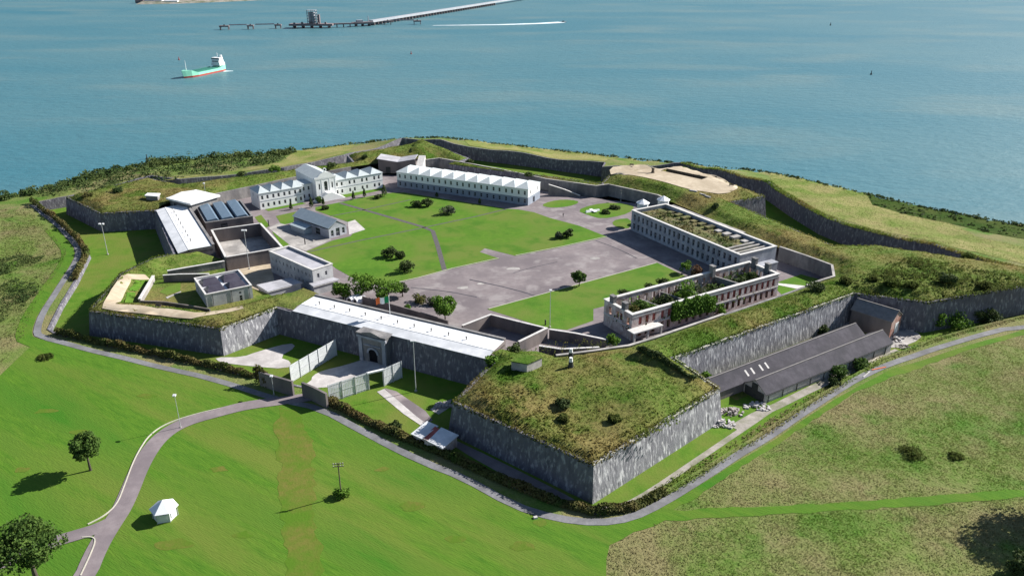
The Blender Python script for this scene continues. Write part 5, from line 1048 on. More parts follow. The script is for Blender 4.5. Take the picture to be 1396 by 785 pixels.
# rough grass tufts
def tufts(name, poly, dens, zf, mat, h=.7, lean=(.5, -.45), nb=2, holes=(), wd=.13):
    a = np.array(poly); A = (np.ptp(a[:, 0])) * np.ptp(a[:, 1]); n = int(A * dens); G = np.c_[rng.uniform(a[:, 0].min(), a[:, 0].max(), n), rng.uniform(a[:, 1].min(), a[:, 1].max(), n)]; ok = inpoly(G, poly)
    for q in holes: ok &= ~inpoly(G, q)
    G = G[ok]; dn = nzf(G, .09, 6.) + .6 * nzf(G, .3, 2.); G = G[rng.uniform(-.9, .6, len(G)) < dn + .3]; G = np.repeat(G, nb, 0) + rng.normal(size=(len(G) * nb, 2)) * .16; n = len(G); z = zf(G); t = rng.uniform(0, 6.283, n); s_ = rng.uniform(.5, 1.5, n); u_ = np.c_[np.cos(t), np.sin(t)] * wd * s_[:, None]
    tip = G + (np.array(lean) * h + rng.normal(size=(n, 2)) * .22 * h) * s_[:, None]; hz = h * s_ * rng.uniform(.6, 1.1, n)
    V = np.stack([np.c_[G - u_, z - .05], np.c_[G + u_, z - .05], np.c_[tip, z + hz]], 1).reshape(-1, 3)
    me = bpy.data.meshes.new(name); me.vertices.add(3 * n); me.vertices.foreach_set('co', V.ravel()); me.loops.add(3 * n); me.loops.foreach_set('vertex_index', np.arange(3 * n)); me.polygons.add(n); me.polygons.foreach_set('loop_start', np.arange(n) * 3); me.polygons.foreach_set('loop_total', np.full(n, 3)); me.materials.append(M[mat]); me.update(calc_edges=True)
    o = obj(name, me); o['kind'] = 'stuff'; return o
MEA = GA([(1396, 456), (1300, 484), (1222, 512), (1170, 533), (1100, 578), (1030, 625), (960, 670), (918, 696), (1000, 691), (1150, 685), (1396, 667)]) + [(118, 140), (175, 185)]
tufts('meadow_grass', MEA, 9., ground_h, 'tuft', .19)
MEB = GA([(1396, 678), (1250, 690), (1100, 699), (1000, 704), (905, 710), (862, 726), (832, 744), (827, 762), (828, 785)]) + [(14, 105), (98, 105)]
tufts('meadow_grass', MEB, 10., ground_h, 'tuft', .19)
tufts('meadow_grass', GA([(0, 285), (40, 285), (62, 308), (92, 342), (80, 368), (56, 402), (40, 435), (30, 462), (0, 500)]), 3.5, ground_h, 'tuft', .35)
R6n = [p for p in R6]
tufts('rampart_grass', [tuple(p) for p in (SCI[idx((41.4, 178.6))], SCI[idx((49.1, 163.1))], SCI[idx((16.4, 132.9))], SCI[idx((-13.6, 157.2))], SCI[idx((-4.7, 177.2))], (2, 184), (20, 187), (38, 185))], 5.5, h6, 'rtuft', .24, (.3, -.3))
tufts('rampart_grass', [SCI[idx((41.4, 178.6))], SCI[idx((103.6, 220))], (96, 228), (60, 206), (36, 190)], 4., h6, 'rtuft', .26, (.3, -.3))
tufts('rampart_grass', [SCI[idx(p)] for p in o1] + IN1[4:], 4., h1, 'rtuft', .24, (.3, -.3), holes=[ribbon(dense([tuple(onR(*p, zr1)[:2]) for p in PTH], 3, False), 4.2)])

q = offset_poly(CSL, -2.2); q2 = offset_poly(CSL, 1.6); tufts('meadow_grass', q[19:25] + q2[19:25][::-1], 9., lambda P: np.where(inpoly(P, CS), floor_h(P), ground_h(P)), 'tuft', .5)
# grass hanging over the bastion wall tops
def fringe(pts, n_m, mat='rtuft'):
    ids = [idx(p) for p in pts]; l = np.array([SC[i] for i in ids]); Cs, Ns = [], []
    for a, b in zip(l, l[1:]):
        L_ = np.hypot(*(b - a)); n = int(L_ * n_m); t = rng.uniform(0, 1, n)[:, None]; d_ = (b - a) / L_; nr = np.array((d_[1], -d_[0])); nr = nr if not inpoly([(a + b) / 2 + nr * .5], SC)[0] else -nr
        w_ = rng.uniform(-1.1, .28, n)[:, None]; k = np.sin(t[:, 0] * L_ * .9) * .3 + np.sin(t[:, 0] * L_ * 2.3 + 1) * .25; Cs.append(np.c_[a + (b - a) * t + nr * w_, SCT + .28 + rng.uniform(-.55, .3, n) - np.clip(w_[:, 0], 0, 1) * (1.5 + k) + k * .3]); Ns.append(np.c_[nr[None] * np.ones((n, 1)), np.full(n, .8)])
    o = obj('rampart_grass', leaf_mesh('rampart_grass', np.concatenate(Cs), .34, mat, np.concatenate(Ns))); o['kind'] = 'stuff'
fringe([(-68.3, 209.4), (-80, 195.6), (-121.7, 207.2), (-126, 236), (-121.5, 250), (-116, 254.2)], 26); fringe([(-142.7, 303.5), (-162.6, 299.7), (-187.8, 322.1)], 18)
fringe([(103.6, 220), (41.4, 178.6), (49.1, 163.1), (16.4, 132.9), (-13.6, 157.2), (-4.7, 177.2)], 26); fringe([(113, 262), (127, 262), (180, 233.5), (122.6, 213.4), (103.6, 220)], 22)

O_, U_, N_ = RU.o, RU.u, RU.n
P_ = [tuple((O_ + U_ * a + N_ * b)[:2]) for a, b in ((1, 1), (57, 1), (57, 11.4), (1, 11.4))]
mass('undergrowth', P_, 4200, lambda P: np.full(len(P), 3.2), 'leaf', 3.8, .5, .2); mass('undergrowth', P_, 3000, lambda P: np.full(len(P), 3.0), 'hedge', 3.6, .5, .3)
RT = [tuple((RB.o + RB.u * a + RB.n * b)[:2]) for a, b in ((1.2, 1.2), (47, 1.2), (47, 12), (1.2, 12))]
mass('roof_grass', RT, 2600, lambda P: np.full(len(P), 6.75), 'hedge', .7, .4, .3)

R6h = [ring([(41.4, 178.6), (49.1, 163.1), (16.4, 132.9), (-13.6, 157.2), (-4.7, 177.2)]) + [(2, 184), (38, 186)], sp]
tufts('rampart_grass', R6, 4., h6, 'rtuft', .26, (.3, -.3), holes=R6h)
tufts('dry_field_grass', DRYF, 3., ground_h, 'tuft', .28)
fringe([(-29.5, 379), (40, 344), (46, 360), (83, 371), (106.9, 323.2), (90, 314.6), (113, 262)], 16)
GR2 = 'bushes on the rear ramparts'
for px, py, r, h, m, lb in ((330, 240, 2.6, 2.2, 'scrub', 'low bush on the rear bank above the chapel wing'), (452, 228, 2.6, 2.4, 'scrub', 'wide bush on the bank left of the gatehouse'), (497, 216, 2.2, 2.2, 'leafd', 'dark bush on the bank beside the gatehouse roof'), (600, 208, 2.8, 2., 'scrub', 'bush on the bank behind the gatehouse ramp'), (640, 222, 2.2, 1.6, 'scrub', 'low bush on the bank behind the saw roof, nearest the gatehouse'), (720, 240, 2.4, 1.6, 'scrub', 'low bush on the bank behind the saw roof end'), (160, 262, 2.8, 2., 'scrub', 'bush on the grassy bastion above the ditch lawn'), (120, 268, 2.4, 1.8, 'hedge', 'brown bush near the tip of the ditch lawn bastion'), (792, 208, 2.2, 2.2, 'leafd', 'round dark bush on the sea edge behind the saw roof')):
    p = onR(px, py) if px != 792 else onG(px, py); bush('rampart_bush', lb, p, r, h, m, 600, .42, GR2)

for q in ([(-6, 392), (12, 384), (22, 378), (38, 386), (50, 384), (52, 402), (38, 408), (30, 424), (12, 428), (-6, 448)], [(-6, 352), (14, 351), (30, 344), (48, 351), (62, 348), (48, 362), (30, 363), (10, 374), (-6, 376)]): mass('undergrowth', RAG(GA(q + q[:1])), 4200, ground_h, 'scrub', .7, .36, .3)
mass('shore_scrub', [p for p in DG], 26000, ground_h, 'scrub', .9, .5, .2)
cb = [CS[i] for i in range(nB - 2, nB + 11)]; cl_ = ribbon(dense(cb, 3., False), 3.2); tufts('dry_field_grass', cl_, 9., lambda P: ground_h(P) + .15, 'rtuft', .75, (.2, -.5))
# ------------------------------------------------------------------ fences, poles, gate walls
def fence(label, a, b, h, name='palisade_fence', skip=None):
    a, b = Vector(a), Vector(b); d = b - a; L = Vector((d.x, d.y, 0)).length; r = thing(name, label, 'fence', a); n = int(L / .42); f = MB()
    for i in range(n):
        t = (i + .5) / n
        p = a + d * t
        if skip and skip[0] < t < skip[1]: continue
        mb = f; mb.at((p.x, p.y, p.z), d); mb.hexa([(-.17, -.03, .1), (.17, -.03, .1), (.17, .03, .1), (-.17, .03, .1)], [(-.17, -.03, h), (.17, -.03, h), (.17, .03, h), (-.17, .03, h)])
    f.fr = None; o = f.build('pale_panel', 'palisade', r)
    k = max(2, int(L / 3.2))
    for i in range(k + 1):
        p = a + d * (i / k)
        mb = MB(); mb.at((p.x, p.y, p.z), d); mb.box(-.07, .07, .035, .18, -.4, h + .12); mb.build('fence_post', 'steel', r)
    mb = MB(); mb.at(tuple(a), d)
    for z in (.5, h * .5, h - .35):
        if skip: mb.box(0, L * skip[0], .036, .1, z, z + .1); mb.box(L * skip[1], L, .036, .1, z, z + .1)
        else: mb.box(0, L, .036, .1, z, z + .1)
    mb.build('fence_rail', 'steel', r); return r
a0, a1 = onF(459, 484.5), onF(397, 521.5); fence('tall pale palisade fence between the gate road and the tan drive', a0, a1, 5.)
b0, b1 = onF(548, 515), onF(524, 526); fence('tall pale palisade fence from the curtain wall to the steel gate frame', b0, b1, 5.)
c0, c1 = onF(503, 531), onF(449, 549); fence('tall pale palisade fence between the steel gate frame and the hedge end', c0, c1, 5.)
r = thing('steel_gateway', 'steel gate frame with white lintel in the palisade fence', 'gate', b1); d = c0 - b1; L = d.length
for k, x in enumerate((0., L - .25)):
    mb = MB().at(tuple(b1), d); mb.box(x, x + .25, -.12, .12, -.2, 4.6); mb.build('gate_post', 'steel', r)
mb = MB().at(tuple(b1), d); mb.box(-.2, L + .2, -.3, .3, 4.62, 5.); mb.build('lintel', 'white', r)
mb = MB().at(tuple(b1), d)
for i in range(9): mb.box(L - .2 - .1, L - .2 + .02, -2.9 + i * .33, -2.78 + i * .33, .1, 3.4)
mb.box(L - .32, L - .16, -2.95, -.05, .1, .25); mb.box(L - .32, L - .16, -2.95, -.05, 3.25, 3.4); mb.build('open_gate_leaf', 'darkmetal', r)
wallthing('gate_wall', 'dark stone wall stub with ivy on the clipped hedge side of the gate', [tuple(onF(356, 526)[:2]), tuple(onF(378, 533)[:2]), tuple(onF(401, 540)[:2])], 1.4, -3.2, .6, 'yardwall', cop=None)
wallthing('gate_wall', 'dark stone wall stub leading to the long hedge', [tuple(onF(414, 541)[:2]), tuple(onF(430, 548)[:2]), tuple(onF(447, 557)[:2])], 1.3, -3.2, .6, 'yardwall', cop=None)
hedge([tuple(onF(350, 522)[:2]), tuple(onF(366, 528)[:2])], 1.5, 4.6, 900, 'tall ivy clump capping the gate wall stub', 'hedge', floor_h)
def mast(label, base, h, heads=2, arm=1.1, r=.13, name='floodlight_mast', yaw=0., hm='frame'):
    t = thing(name, label, 'mast', base); b = Vector(base); mb = MB(); mb.tube(b - Vector((0, 0, .3)), b + Vector((0, 0, h)), r, r * .55, 8); mb.build('pole', 'steel', t)
    mb = MB(); mb.tube(b - Vector((0, 0, .2)), b + Vector((0, 0, .35)), r * 3.2, r * 2.6, 8); mb.build('base', 'concrete', t)
    for i in range(heads):
        s = (i - (heads - 1) / 2) * arm * 1.1; mb = MB().at(tuple(b + Vector((0, 0, h))), (math.cos(yaw), math.sin(yaw))); mb.hexa([(s - .35, -.45, .05), (s + .35, -.45, .05), (s + .35, .2, .2), (s - .35, .2, .2)], [(s - .35, -.45, .3), (s + .35, -.45, .3), (s + .35, .2, .5), (s - .35, .2, .5)]); mb.build('lamp_head', hm, t)
    if heads > 1: mb = MB().at(tuple(b + Vector((0, 0, h))), (math.cos(yaw), math.sin(yaw))); mb.box(-arm, arm, -.05, .05, -.1, .04); mb.build('cross_arm', 'steel', t)
    return t
mast('floodlight mast on the ditch lawn under the shaded bastion', onF(147, 347), 11.6, 2); mast('tall floodlight mast on the lawn by the entrance curtain wall', onF(567, 533), 14.2, 2, .6)
mast('floodlight mast inside the tan yard beside the exercise yard wall', at(340, 367, 0), 13.8, 2, .9); mast('floodlight mast beside the square white building', at(282.5, 279, 0), 9.2, 1)
mast('thin floodlight mast at the parade lawn corner by the yards', at(749.6, 446, 0), 11.4, 1, .5, .11); mast('small dark lamp standing before the angled retaining wall', at(846.3, 273.5, 0), 4.2, 1, .5, .09, 'street_lamp', hm='darkmetal')
mast('slim lamp post on the lawn edge of the curving road', onG(246.4, 583), 8.6, 1, .5, .09, 'street_lamp'); mast('slim lamp post by the gate wall and road end', onF(373.5, 538), 5.2, 1, .5, .09, 'street_lamp')
# telephone pole
b = onG(465.3, 676); t = thing('telephone_pole', 'wooden telephone pole with two crossarms on the lawn', 'pole', b); mb = MB(); mb.tube(b - Vector((0, 0, .3)), b + Vector((0, 0, 8.2)), .16, .11, 8); mb.build('pole', 'wood', t)
for z in (7.3, 7.9): mb = MB().at(tuple(b), (1, .15)); mb.box(-1.1, 1.1, -.07, .07, z, z + .14); mb.build('crossarm', 'wood', t)
for x in (-.95, -.45, .45, .95):
    for z in (7.442, 8.042): mb = MB().at(tuple(b), (1, .15)); mb.tube((x, 0, z), (x, 0, z + .2), .07, .05, 6); mb.build('insulator', 'frame', t)
# flag
b = at(531.5, 427, 7.); t = thing('flagpole', 'white flagpole rising behind the longer white roof', 'flagpole', (b.x, b.y, 5.8)); mb = MB(); mb.tube((b.x, b.y, 5.8), (b.x, b.y, 12.2), .1, .06, 8); mb.tube((b.x, b.y, 12.2), (b.x, b.y, 12.35), .11, .11, 8); mb.build('pole', 'white', t)
nx, nz_ = 24, 8; fm = [MB(), MB(), MB()]; fl = 3.6
def fp(i, j): a = i / nx; return (b.x - .1 - fl * a, b.y + .28 * math.sin(a * 9) * (a + .2), 12. - 1.9 + 1.9 * j / nz_ - .55 * a * a + .1 * math.sin(a * 11))
for i in range(nx):
    for j in range(nz_): fm[min(2, i * 3 // nx)].face([fp(i, j), fp(i + 1, j), fp(i + 1, j + 1), fp(i, j + 1)][::-1])
t = thing('flag', 'green, white and orange flag flying from the white pole', 'flag', (b.x, b.y, 9.8))
for k, m in zip(fm, ('green', 'cloth', 'orange')): k.build('flag_band', m, t)
# parked tanks behind the roof
for lb, p0, p1 in (('white cylindrical tank behind the entrance roof, with an open dark end', (476, 410), (489, 404)), ('white cylindrical tank beside the open-ended one', (484, 411.5), (497, 407))):
    a, c = at(*p0, 1.3), at(*p1, 1.3); t = thing('storage_tank', lb, 'tank', (*((a + c) / 2)[:2], 0)); mb = MB(); mb.tube(a, c, 1.2, 1.2, 16); mb.build('tank_body', 'canvas', t); d = (c - a).normalized()
    mb = MB(); mb.tube(a - d * .03, a - d * .004, .75, .75, 12); mb.build('end_cap', 'darkmetal', t)
    for s in (.25, .7): q = a.lerp(c, s); mb = MB().at((q.x, q.y, 0), d); mb.box(-.2, .2, -1., 1., 0, .5); mb.build('cradle', 'concrete', t)
# gun and benches on the sand platform
p = onR(890, 236); p.z = zr6(p.x, p.y); t = thing('coastal_gun', 'old gun on a tall mount standing on the tan platform', 'gun', p); mb = MB(); mb.tube(p, p + Vector((0, 0, 1.6)), .9, .5, 10); mb.build('pedestal', 'wood', t); mb = MB(); mb.tube(p + Vector((.6, -.3, 1.9)), p + Vector((-2.6, 2.6, 3.3)), .32, .16, 8); mb.build('barrel', 'kerb', t); mb = MB().at((p.x, p.y, p.z), (1, -1)); mb.box(-.6, .6, -.3, .4, 1.6, 2.4); mb.build('breech', 'wood', t)
for lb, px, py in (('dark bench at the sea end of the tan platform', 861, 226.5), ('bench near the ditch edge of the platform', 974, 243), ('bench lowest on the tan platform', 997, 254), ('dark bench on the gravel path by the square block', 216, 419)):
    p = onR(px, py, zr1 if px < 300 else None); p.z = (zr1 if px < 300 else zr6)(p.x, p.y) + .1; t = thing('bench', lb, 'bench', p); u = (1, -.35)
    mb = MB().at(tuple(p), u); mb.box(-1., 1., -.3, .2, .42, .5); mb.build('seat', 'wood', t); mb = MB().at(tuple(p), u); mb.box(-1., 1., .21, .28, .5, .95); mb.build('backrest', 'wood', t)
    for x in (-.8, .7): mb = MB().at(tuple(p), u); mb.box(x, x + .1, -.25, .2, 0, .418); mb.build('leg', 'wood', t)
# pit walls of the gun platform
for pts, lb in (((pa + pn * 2.56, pb + pn * 2.56), 'sea-side lining wall of the sunken gun pit'), ((pa - pn * 2.56, pb - pn * 2.56), 'inland lining wall of the sunken gun pit')):
    wallthing('pit_wall', lb, [tuple(pts[0]), tuple(pts[1])], 7.45, 5.4, .22, 'wood', cop=None)
mb = MB(); q = [tuple(pa + pn * 2.45), tuple(pb + pn * 2.45), tuple(pb - pn * 2.45), tuple(pa - pn * 2.45)]
# twin white camera heads on the bastion
for lb, px, py in (('white-topped post by the shaded yard wall', 778, 487), ('white-topped post on the bastion grass', 778, 500)):
    p = onR(px, py); p.z = zr6(p.x, p.y); t = thing('camera_post', lb, 'post', p); mb = MB(); mb.tube(p - Vector((0, 0, .2)), p + Vector((0, 0, 1.5)), .75, .5, 8); mb.build('base', 'darkmetal', t); mb = MB(); mb.tube(p + Vector((0, 0, 1.502)), p + Vector((0, 0, 2.6)), .5, .4, 8); mb.build('cap', 'white', t)
# stone steps and slabs on the bank
def slab(lb, p, L, wd, h, ang, mat='concrete', name='stone_slab', cat='slab'):
    mb = MB().at((0, 0, 0), (math.cos(ang), math.sin(ang))); e = .06; mb.hexa([(-L / 2, -wd / 2, -.2), (L / 2, -wd / 2, -.2), (L / 2, wd / 2, -.2), (-L / 2, wd / 2, -.2)], [(-L / 2 + e, -wd / 2 + e, h), (L / 2 - e, -wd / 2 + e, h), (L / 2 - e, wd / 2 - e, h), (-L / 2 + e, wd / 2 - e, h)]); o = mb.build(name, mat); o.location = p; return tag(o, lb, cat)
for lb, px, py, L, a in (('pale slab on the bank below the platform, topmost', 945, 261, 3.4, -.6), ('pale slab on the bank below the platform, middle', 958, 266, 3., -.9), ('pale slab on the bank below the platform, lowest', 965, 269, 2.6, -.9), ('pale block at the foot of the bank near the white tents', 932, 269, 2.2, .3)):
    p = onR(px, py); slab(lb, p, L, .9, .5, a)
p = at(1081, 391, 0); struct(sheet('path', A2([(1058, 388), (1060, 386), (1100, 390), (1104, 393), (1090, 394.5)]), flat0, 'coping', 5., .06)); lawn([(1062, 384), (1092, 374), (1118, 381), (1104, 392), (1085, 400), (1066, 402), (1056, 392)])
# rubble
def heap(lb, p, r, h, n, mat, cat='rubble heap', name='rubble_heap', sz=.4):
    mb = MB()
    for i in range(n):
        a, t = random.random() * 6.283, random.random() ** .6; x, y = p.x + math.cos(a) * t * r, p.y + math.sin(a) * t * r * .7; z = p.z + h * (1 - t) * random.random(); s = sz * random.uniform(.5, 1.5); u = random.random() * 6.28
        mb.at((x, y, z), (math.cos(u), math.sin(u))); q = [(-s, -s * .6), (s * .9, -s * .5), (s, s * .5), (-s * .8, s * .6)]; k = random.uniform(-.3, .3); mb.hexa([(*c, -.15 + k * c[0] / s * .3) for c in q], [(c[0] * .85, c[1] * .85, s * .6 + k * c[0] / s * .4) for c in q])
    mb.fr = None; o = mb.build(name, mat); rebase(o, p); return tag(o, lb, cat)
heap('pale broken slab heap at the foot of the sunlit bastion face', onF(984, 578), 3., .9, 60, 'palerubble'); heap('brown rubble heap between the bastion and the shed door', onF(996, 562), 3., 1.3, 50, 'rubble'); heap('pale rubble spill in front of the shed doorway', onF(1032, 555), 3.4, .5, 45, 'palerubble')
heap('white debris heap by the brick-ended shed door', onF(1221, 462), 2.8, 1.0, 50, 'palerubble'); heap('grey debris heap in the dark ditch corner', onF(1247, 448), 3.2, .8, 80, 'rubble'); heap('white pipe debris beside the streaked wall end', onF(1150, 441), 2.6, .7, 45, 'palerubble'); heap('pale stone heap beside the track near the brick-ended shed', onF(1231, 473), 2.2, .7, 20, 'rubble')
heap('ploughed stone strip at the ditch edge near the gate mast', onF(604, 553), 2.2, .3, 45, 'rubble')
for lb, px, py, L, a, m in (('white plank lying beside the grey path', 1181, 511, 4.2, .8, 'palerubble'), ('orange and white barrier plank by the path', 1198, 503, 4.8, .35, 'orange')): p = onG(px, py); slab(lb, p, L, .35, .3, a, m, 'barrier_plank', 'plank')
for lb, px, py in (('small white stone on the lawn under the path bend', 730, 706), ('white stone beside the grey path after the bend', 900, 676), ('pale stone beside the tan courtyard lawn', 105, 340)): p = onG(px, py); slab(lb, p, .9, .7, .4, .3, 'palerubble', 'marker_stone', 'stone')
# aircraft-like white monument replaced by pale garden feature on the island lawn
p = at(808, 288.5, 0); mb = MB(); mb.at((p.x, p.y, 0), (1, .5)); mb.hexa([(-3.4, -.5, 0), (3.4, -.35, 0), (3.4, .35, 0), (-3.4, .5, 0)], [(-3.2, -.2, .9), (3.2, -.1, .7), (3.2, .1, .7), (-3.2, .2, .9)]); mb.box(-.5, .9, -2.2, 2.2, .3, .55); o = mb.build('lawn_monument', 'canvas'); rebase(o, (p.x, p.y, 0)); tag(o, 'pale low monument lying on the island lawn', 'monument')
bush('flower_bed', 'dark planted bed on the island lawn beside the monument', at(826, 291, 0), 2.4, 1.1, 'leafd', 600, .45, cl=24, cat='plant bed'); bush('flower_bed', 'dark planted bed behind the monument on the island lawn', at(838, 284.5, 0), 2.6, 1.1, 'leafd', 700, .45, cl=30, cat='plant bed')
# people and bollards
def person(lb, p, yaw=0., name='person'):
    me = bpy.data.meshes.new('person'); J = [((0, 0, .92), .16), ((0, 0, 1.15), .14), ((0, 0, 1.38), .16), ((0, 0, 1.5), .06), ((0, 0, 1.56), .07), ((0, .02, 1.68), .10), ((.1, 0, .88), .10), ((.12, .1, .48), .07), ((.12, .02, .08), .05), ((.12, .16, .04), .045), ((-.1, 0, .88), .10), ((-.12, -.12, .5), .07), ((-.12, -.22, .1), .05), ((-.12, -.08, .04), .045),
        ((.2, 0, 1.4), .065), ((.25, -.05, 1.13), .05), ((.26, .1, .9), .038), ((.26, .16, .8), .04), ((-.2, 0, 1.4), .065), ((-.25, -.06, 1.13), .05), ((-.26, .04, .9), .038), ((-.26, .1, .8), .04)]
    E_ = [(0, 1), (1, 2), (2, 3), (3, 4), (4, 5), (0, 6), (6, 7), (7, 8), (8, 9), (0, 10), (10, 11), (11, 12), (12, 13), (2, 14), (14, 15), (15, 16), (16, 17), (2, 18), (18, 19), (19, 20), (20, 21)]
    me.from_pydata([j[0] for j in J], E_, []); o = bpy.data.objects.new(name, me); COL.objects.link(o); sk = o.modifiers.new('skin', 'SKIN'); me.skin_vertices[0].data[0].use_root = True
    for i, j in enumerate(J): me.skin_vertices[0].data[i].radius = (j[1], j[1])
    sb = o.modifiers.new('sub', 'SUBSURF'); sb.levels = sb.render_levels = 1; dg = bpy.context.evaluated_depsgraph_get(); m2 = bpy.data.meshes.new_from_object(o.evaluated_get(dg)); o.modifiers.clear(); o.data = m2; m2.materials.clear(); m2.materials.append(M['cloth_dark']); m2.materials.append(M['skin'])
    for f in m2.polygons: f.material_index = 1 if f.center.z > 1.53 or (abs(f.center.x) > .22 and f.center.z < .92) else 0; f.use_smooth = True
    o.location = p; o.rotation_euler = (0, 0, yaw); tag(o, lb, 'person'); h = MB(); h.rings([[(r_ * math.cos(t), .0 + r_ * math.sin(t), z) for t in [k * math.pi / 4 for k in range(8)]] for r_, z in ((.105, 1.66), (.112, 1.74), (.07, 1.80))]); ho = h.build('hair', 'hair'); ho.parent = o; return o
person('person in dark clothes walking across the tarmac near the island lawns', at(767.7, 296, 0), .6); person('person in dark clothes standing by the palisade fence on the gate road', onF(421.5, 504.5), 2.)
for lb, px, py, h in (('dark post on the forecourt corner by the gable shed', 416, 333, 2.2), ('dark post at the yard wall corner', 743.5, 443, 1.6), ('dark post beside the small lawn near the ribbed hall', 366.5, 308, 2.4)):
    p = at(px, py, 0); mb = MB(); mb.tube(p, p + Vector((0, 0, h)), .22, .2, 8); mb.tube(p + Vector((0, 0, h)), p + Vector((0, 0, h + .15)), .26, .1, 8); o = mb.build('bollard', 'darkmetal'); rebase(o, p); tag(o, lb, 'bollard')
# parked car half hidden by the tree at the frame edge
p = onG(-3, 753); t = thing('parked_car', 'dark car with pale roof parked behind the spreading tree', 'car', p); u = (1, .25)
def carbox(x0, x1, w0, z0, x2, x3, w1, z1): return ([(x0, -w0, z0), (x1, -w0, z0), (x1, w0, z0), (x0, w0, z0)], [(x2, -w1, z1), (x3, -w1, z1), (x3, w1, z1), (x2, w1, z1)])
mb = MB().at(tuple(p), u); mb.hexa(*carbox(-2.1, 2.1, .82, .35, -2.15, 2.1, .86, .62)); mb.hexa(*carbox(-2.15, 2.1, .86, .621, -2.0, 1.95, .8, .95)); mb.build('body', 'carpaint', t); mb = MB().at(tuple(p), u); mb.hexa(*carbox(-1.5, 1., .76, .952, -1.1, .5, .6, 1.42)); mb.build('window_glass', 'glass', t); mb = MB().at(tuple(p), u); mb.hexa(*carbox(-1.12, .52, .62, 1.422, -1.05, .45, .58, 1.47)); mb.build('roof', 'carwhite', t)
for x in (-1.35, 1.3):
    for y in (-.86, .66): mb = MB().at(tuple(p), u); mb.tube((x, y, .33), (x, y + .2, .33), .33, .33, 14); mb.build('wheel', 'tyre', t)
# ------------------------------------------------------------------ out on the water
a, c = at(251.5, 107, SEA), at(303.5, 96, SEA); d = (a - c); L = d.length; r = thing('cargo_ship', 'green-hulled coastal cargo ship with white bridge at its stern', 'ship', (a + c) / 2)
fr = (c.x, c.y, SEA); Bm = 6.2
def hull(z0, z1, f0, f1, mat, name):
    mb = MB().at(fr, d); st = [(0, .72), (.06, .95), (.2, 1), (.75, 1), (.88, .72), (.96, .3), (1, .03)]; rs = []
    for t_, b_ in st:
        x = t_ * L; fo = 1 + .02 * 0; rs.append([(x + f0 * t_ ** 6, -b_ * Bm, z0), (x + f1 * t_ ** 6, -b_ * Bm * (1 if t_ < .8 else 1.15), z1(t_)), (x + f1 * t_ ** 6, b_ * Bm * (1 if t_ < .8 else 1.15), z1(t_)), (x + f0 * t_ ** 6, b_ * Bm, z0)])
    mb.rings(rs); mb.build(name, mat, r)
zt = lambda t_: 4.2 + (3.2 if t_ > .87 else 0) + (2.2 if t_ < .1 else 0) + 1.2 * max(0, t_ - .75)
hull(-1., lambda t_: 1.7, 0, 1., 'redpaint', 'boot_top'); hull(1.702, zt, 1., 3., 'shipgreen', 'hull')
mb = MB().at(fr, d); mb.box(.22 * L, .84 * L, -4.6, 4.6, 4.25, 5.2); mb.build('hatch_cover', 'shipdark', r); mb = MB().at(fr, d); mb.box(.22 * L, .84 * L, -5.0, -4.61, 4.22, 5.7); mb.build('coaming', 'shipdark', r); mb = MB().at(fr, d); mb.box(.22 * L, .84 * L, 4.61, 5.0, 4.22, 5.7); mb.build('coaming', 'shipdark', r)
mb = MB().at(fr, d); mb.box(1.5, .17 * L, -5.4, 5.4, 6.3, 9.4); mb.box(2.5, .165 * L, -4.6, 4.6, 9.402, 12.2); mb.box(4, .16 * L, -5.2, 5.2, 12.202, 14.6); mb.build('superstructure', 'white', r)
mb = MB().at(fr, d); mb.box(.16 * L + .004, .16 * L + .06, -4.9, 4.9, 13.1, 14.1); mb.box(.165 * L + .004, .165 * L + .06, -4.2, 4.2, 10.4, 11.3); mb.build('bridge_window', 'glass', r); mb = MB().at(fr, d); mb.tube((6, 0, 14.6), (6, 0, 20.), .35, .2, 8); mb.box(5.9, 6.1, -1.6, 1.6, 18, 18.2); mb.build('radar_mast', 'white', r)
mb = MB().at(fr, d); mb.hexa([(2.5, 1.5, 12.2), (5, 1.5, 12.2), (5, 4, 12.2), (2.5, 4, 12.2)], [(2.8, 1.8, 17), (4.4, 1.8, 17), (4.4, 3.6, 17), (2.8, 3.6, 17)]); mb.build('funnel', 'white', r); mb = MB().at(fr, d); mb.tube((.93 * L, 0, 8), (.93 * L, 0, 17.5), .45, .25, 8); mb.build('fore_mast', 'white', r)
# wakes and white water
def wake(name, pts, wd):
    l = [tuple(at(*p, SEA)[:2]) for p in pts]; o = sheet(name, ribbon(dense(l, 20, False), wd if not hasattr(wd, '__len__') else list(np.linspace(wd[0], wd[1], len(dense(l, 20, False))))), lambda P: np.full(len(P), SEA), 'foam', 20., .12); o['kind'] = 'stuff'; return o
wake('wake_foam', [(590, 35.2), (680, 34.2), (735, 32.5), (766, 30.8)], (5., 26.)); wake('wake_foam', [(305, 97.5), (318, 97.2)], (9, 3))
p = at(768, 30.8, SEA); u = (1, .12); t = thing('speedboat', 'tiny white motorboat ahead of a long wake', 'boat', p); mb = MB().at(tuple(p), u); mb.rings([[(x, -b_, 1.4), (x, 0, -.1), (x, b_, 1.4)] for x, b_ in ((-5, 1.6), (0, 1.8), (4, 1.2), (7, .1))]); mb.build('hull', 'white', t); mb = MB().at(tuple(p), u); mb.box(-2, 1.5, -1., 1., 1.41, 2.8); mb.build('cabin', 'glass', t)
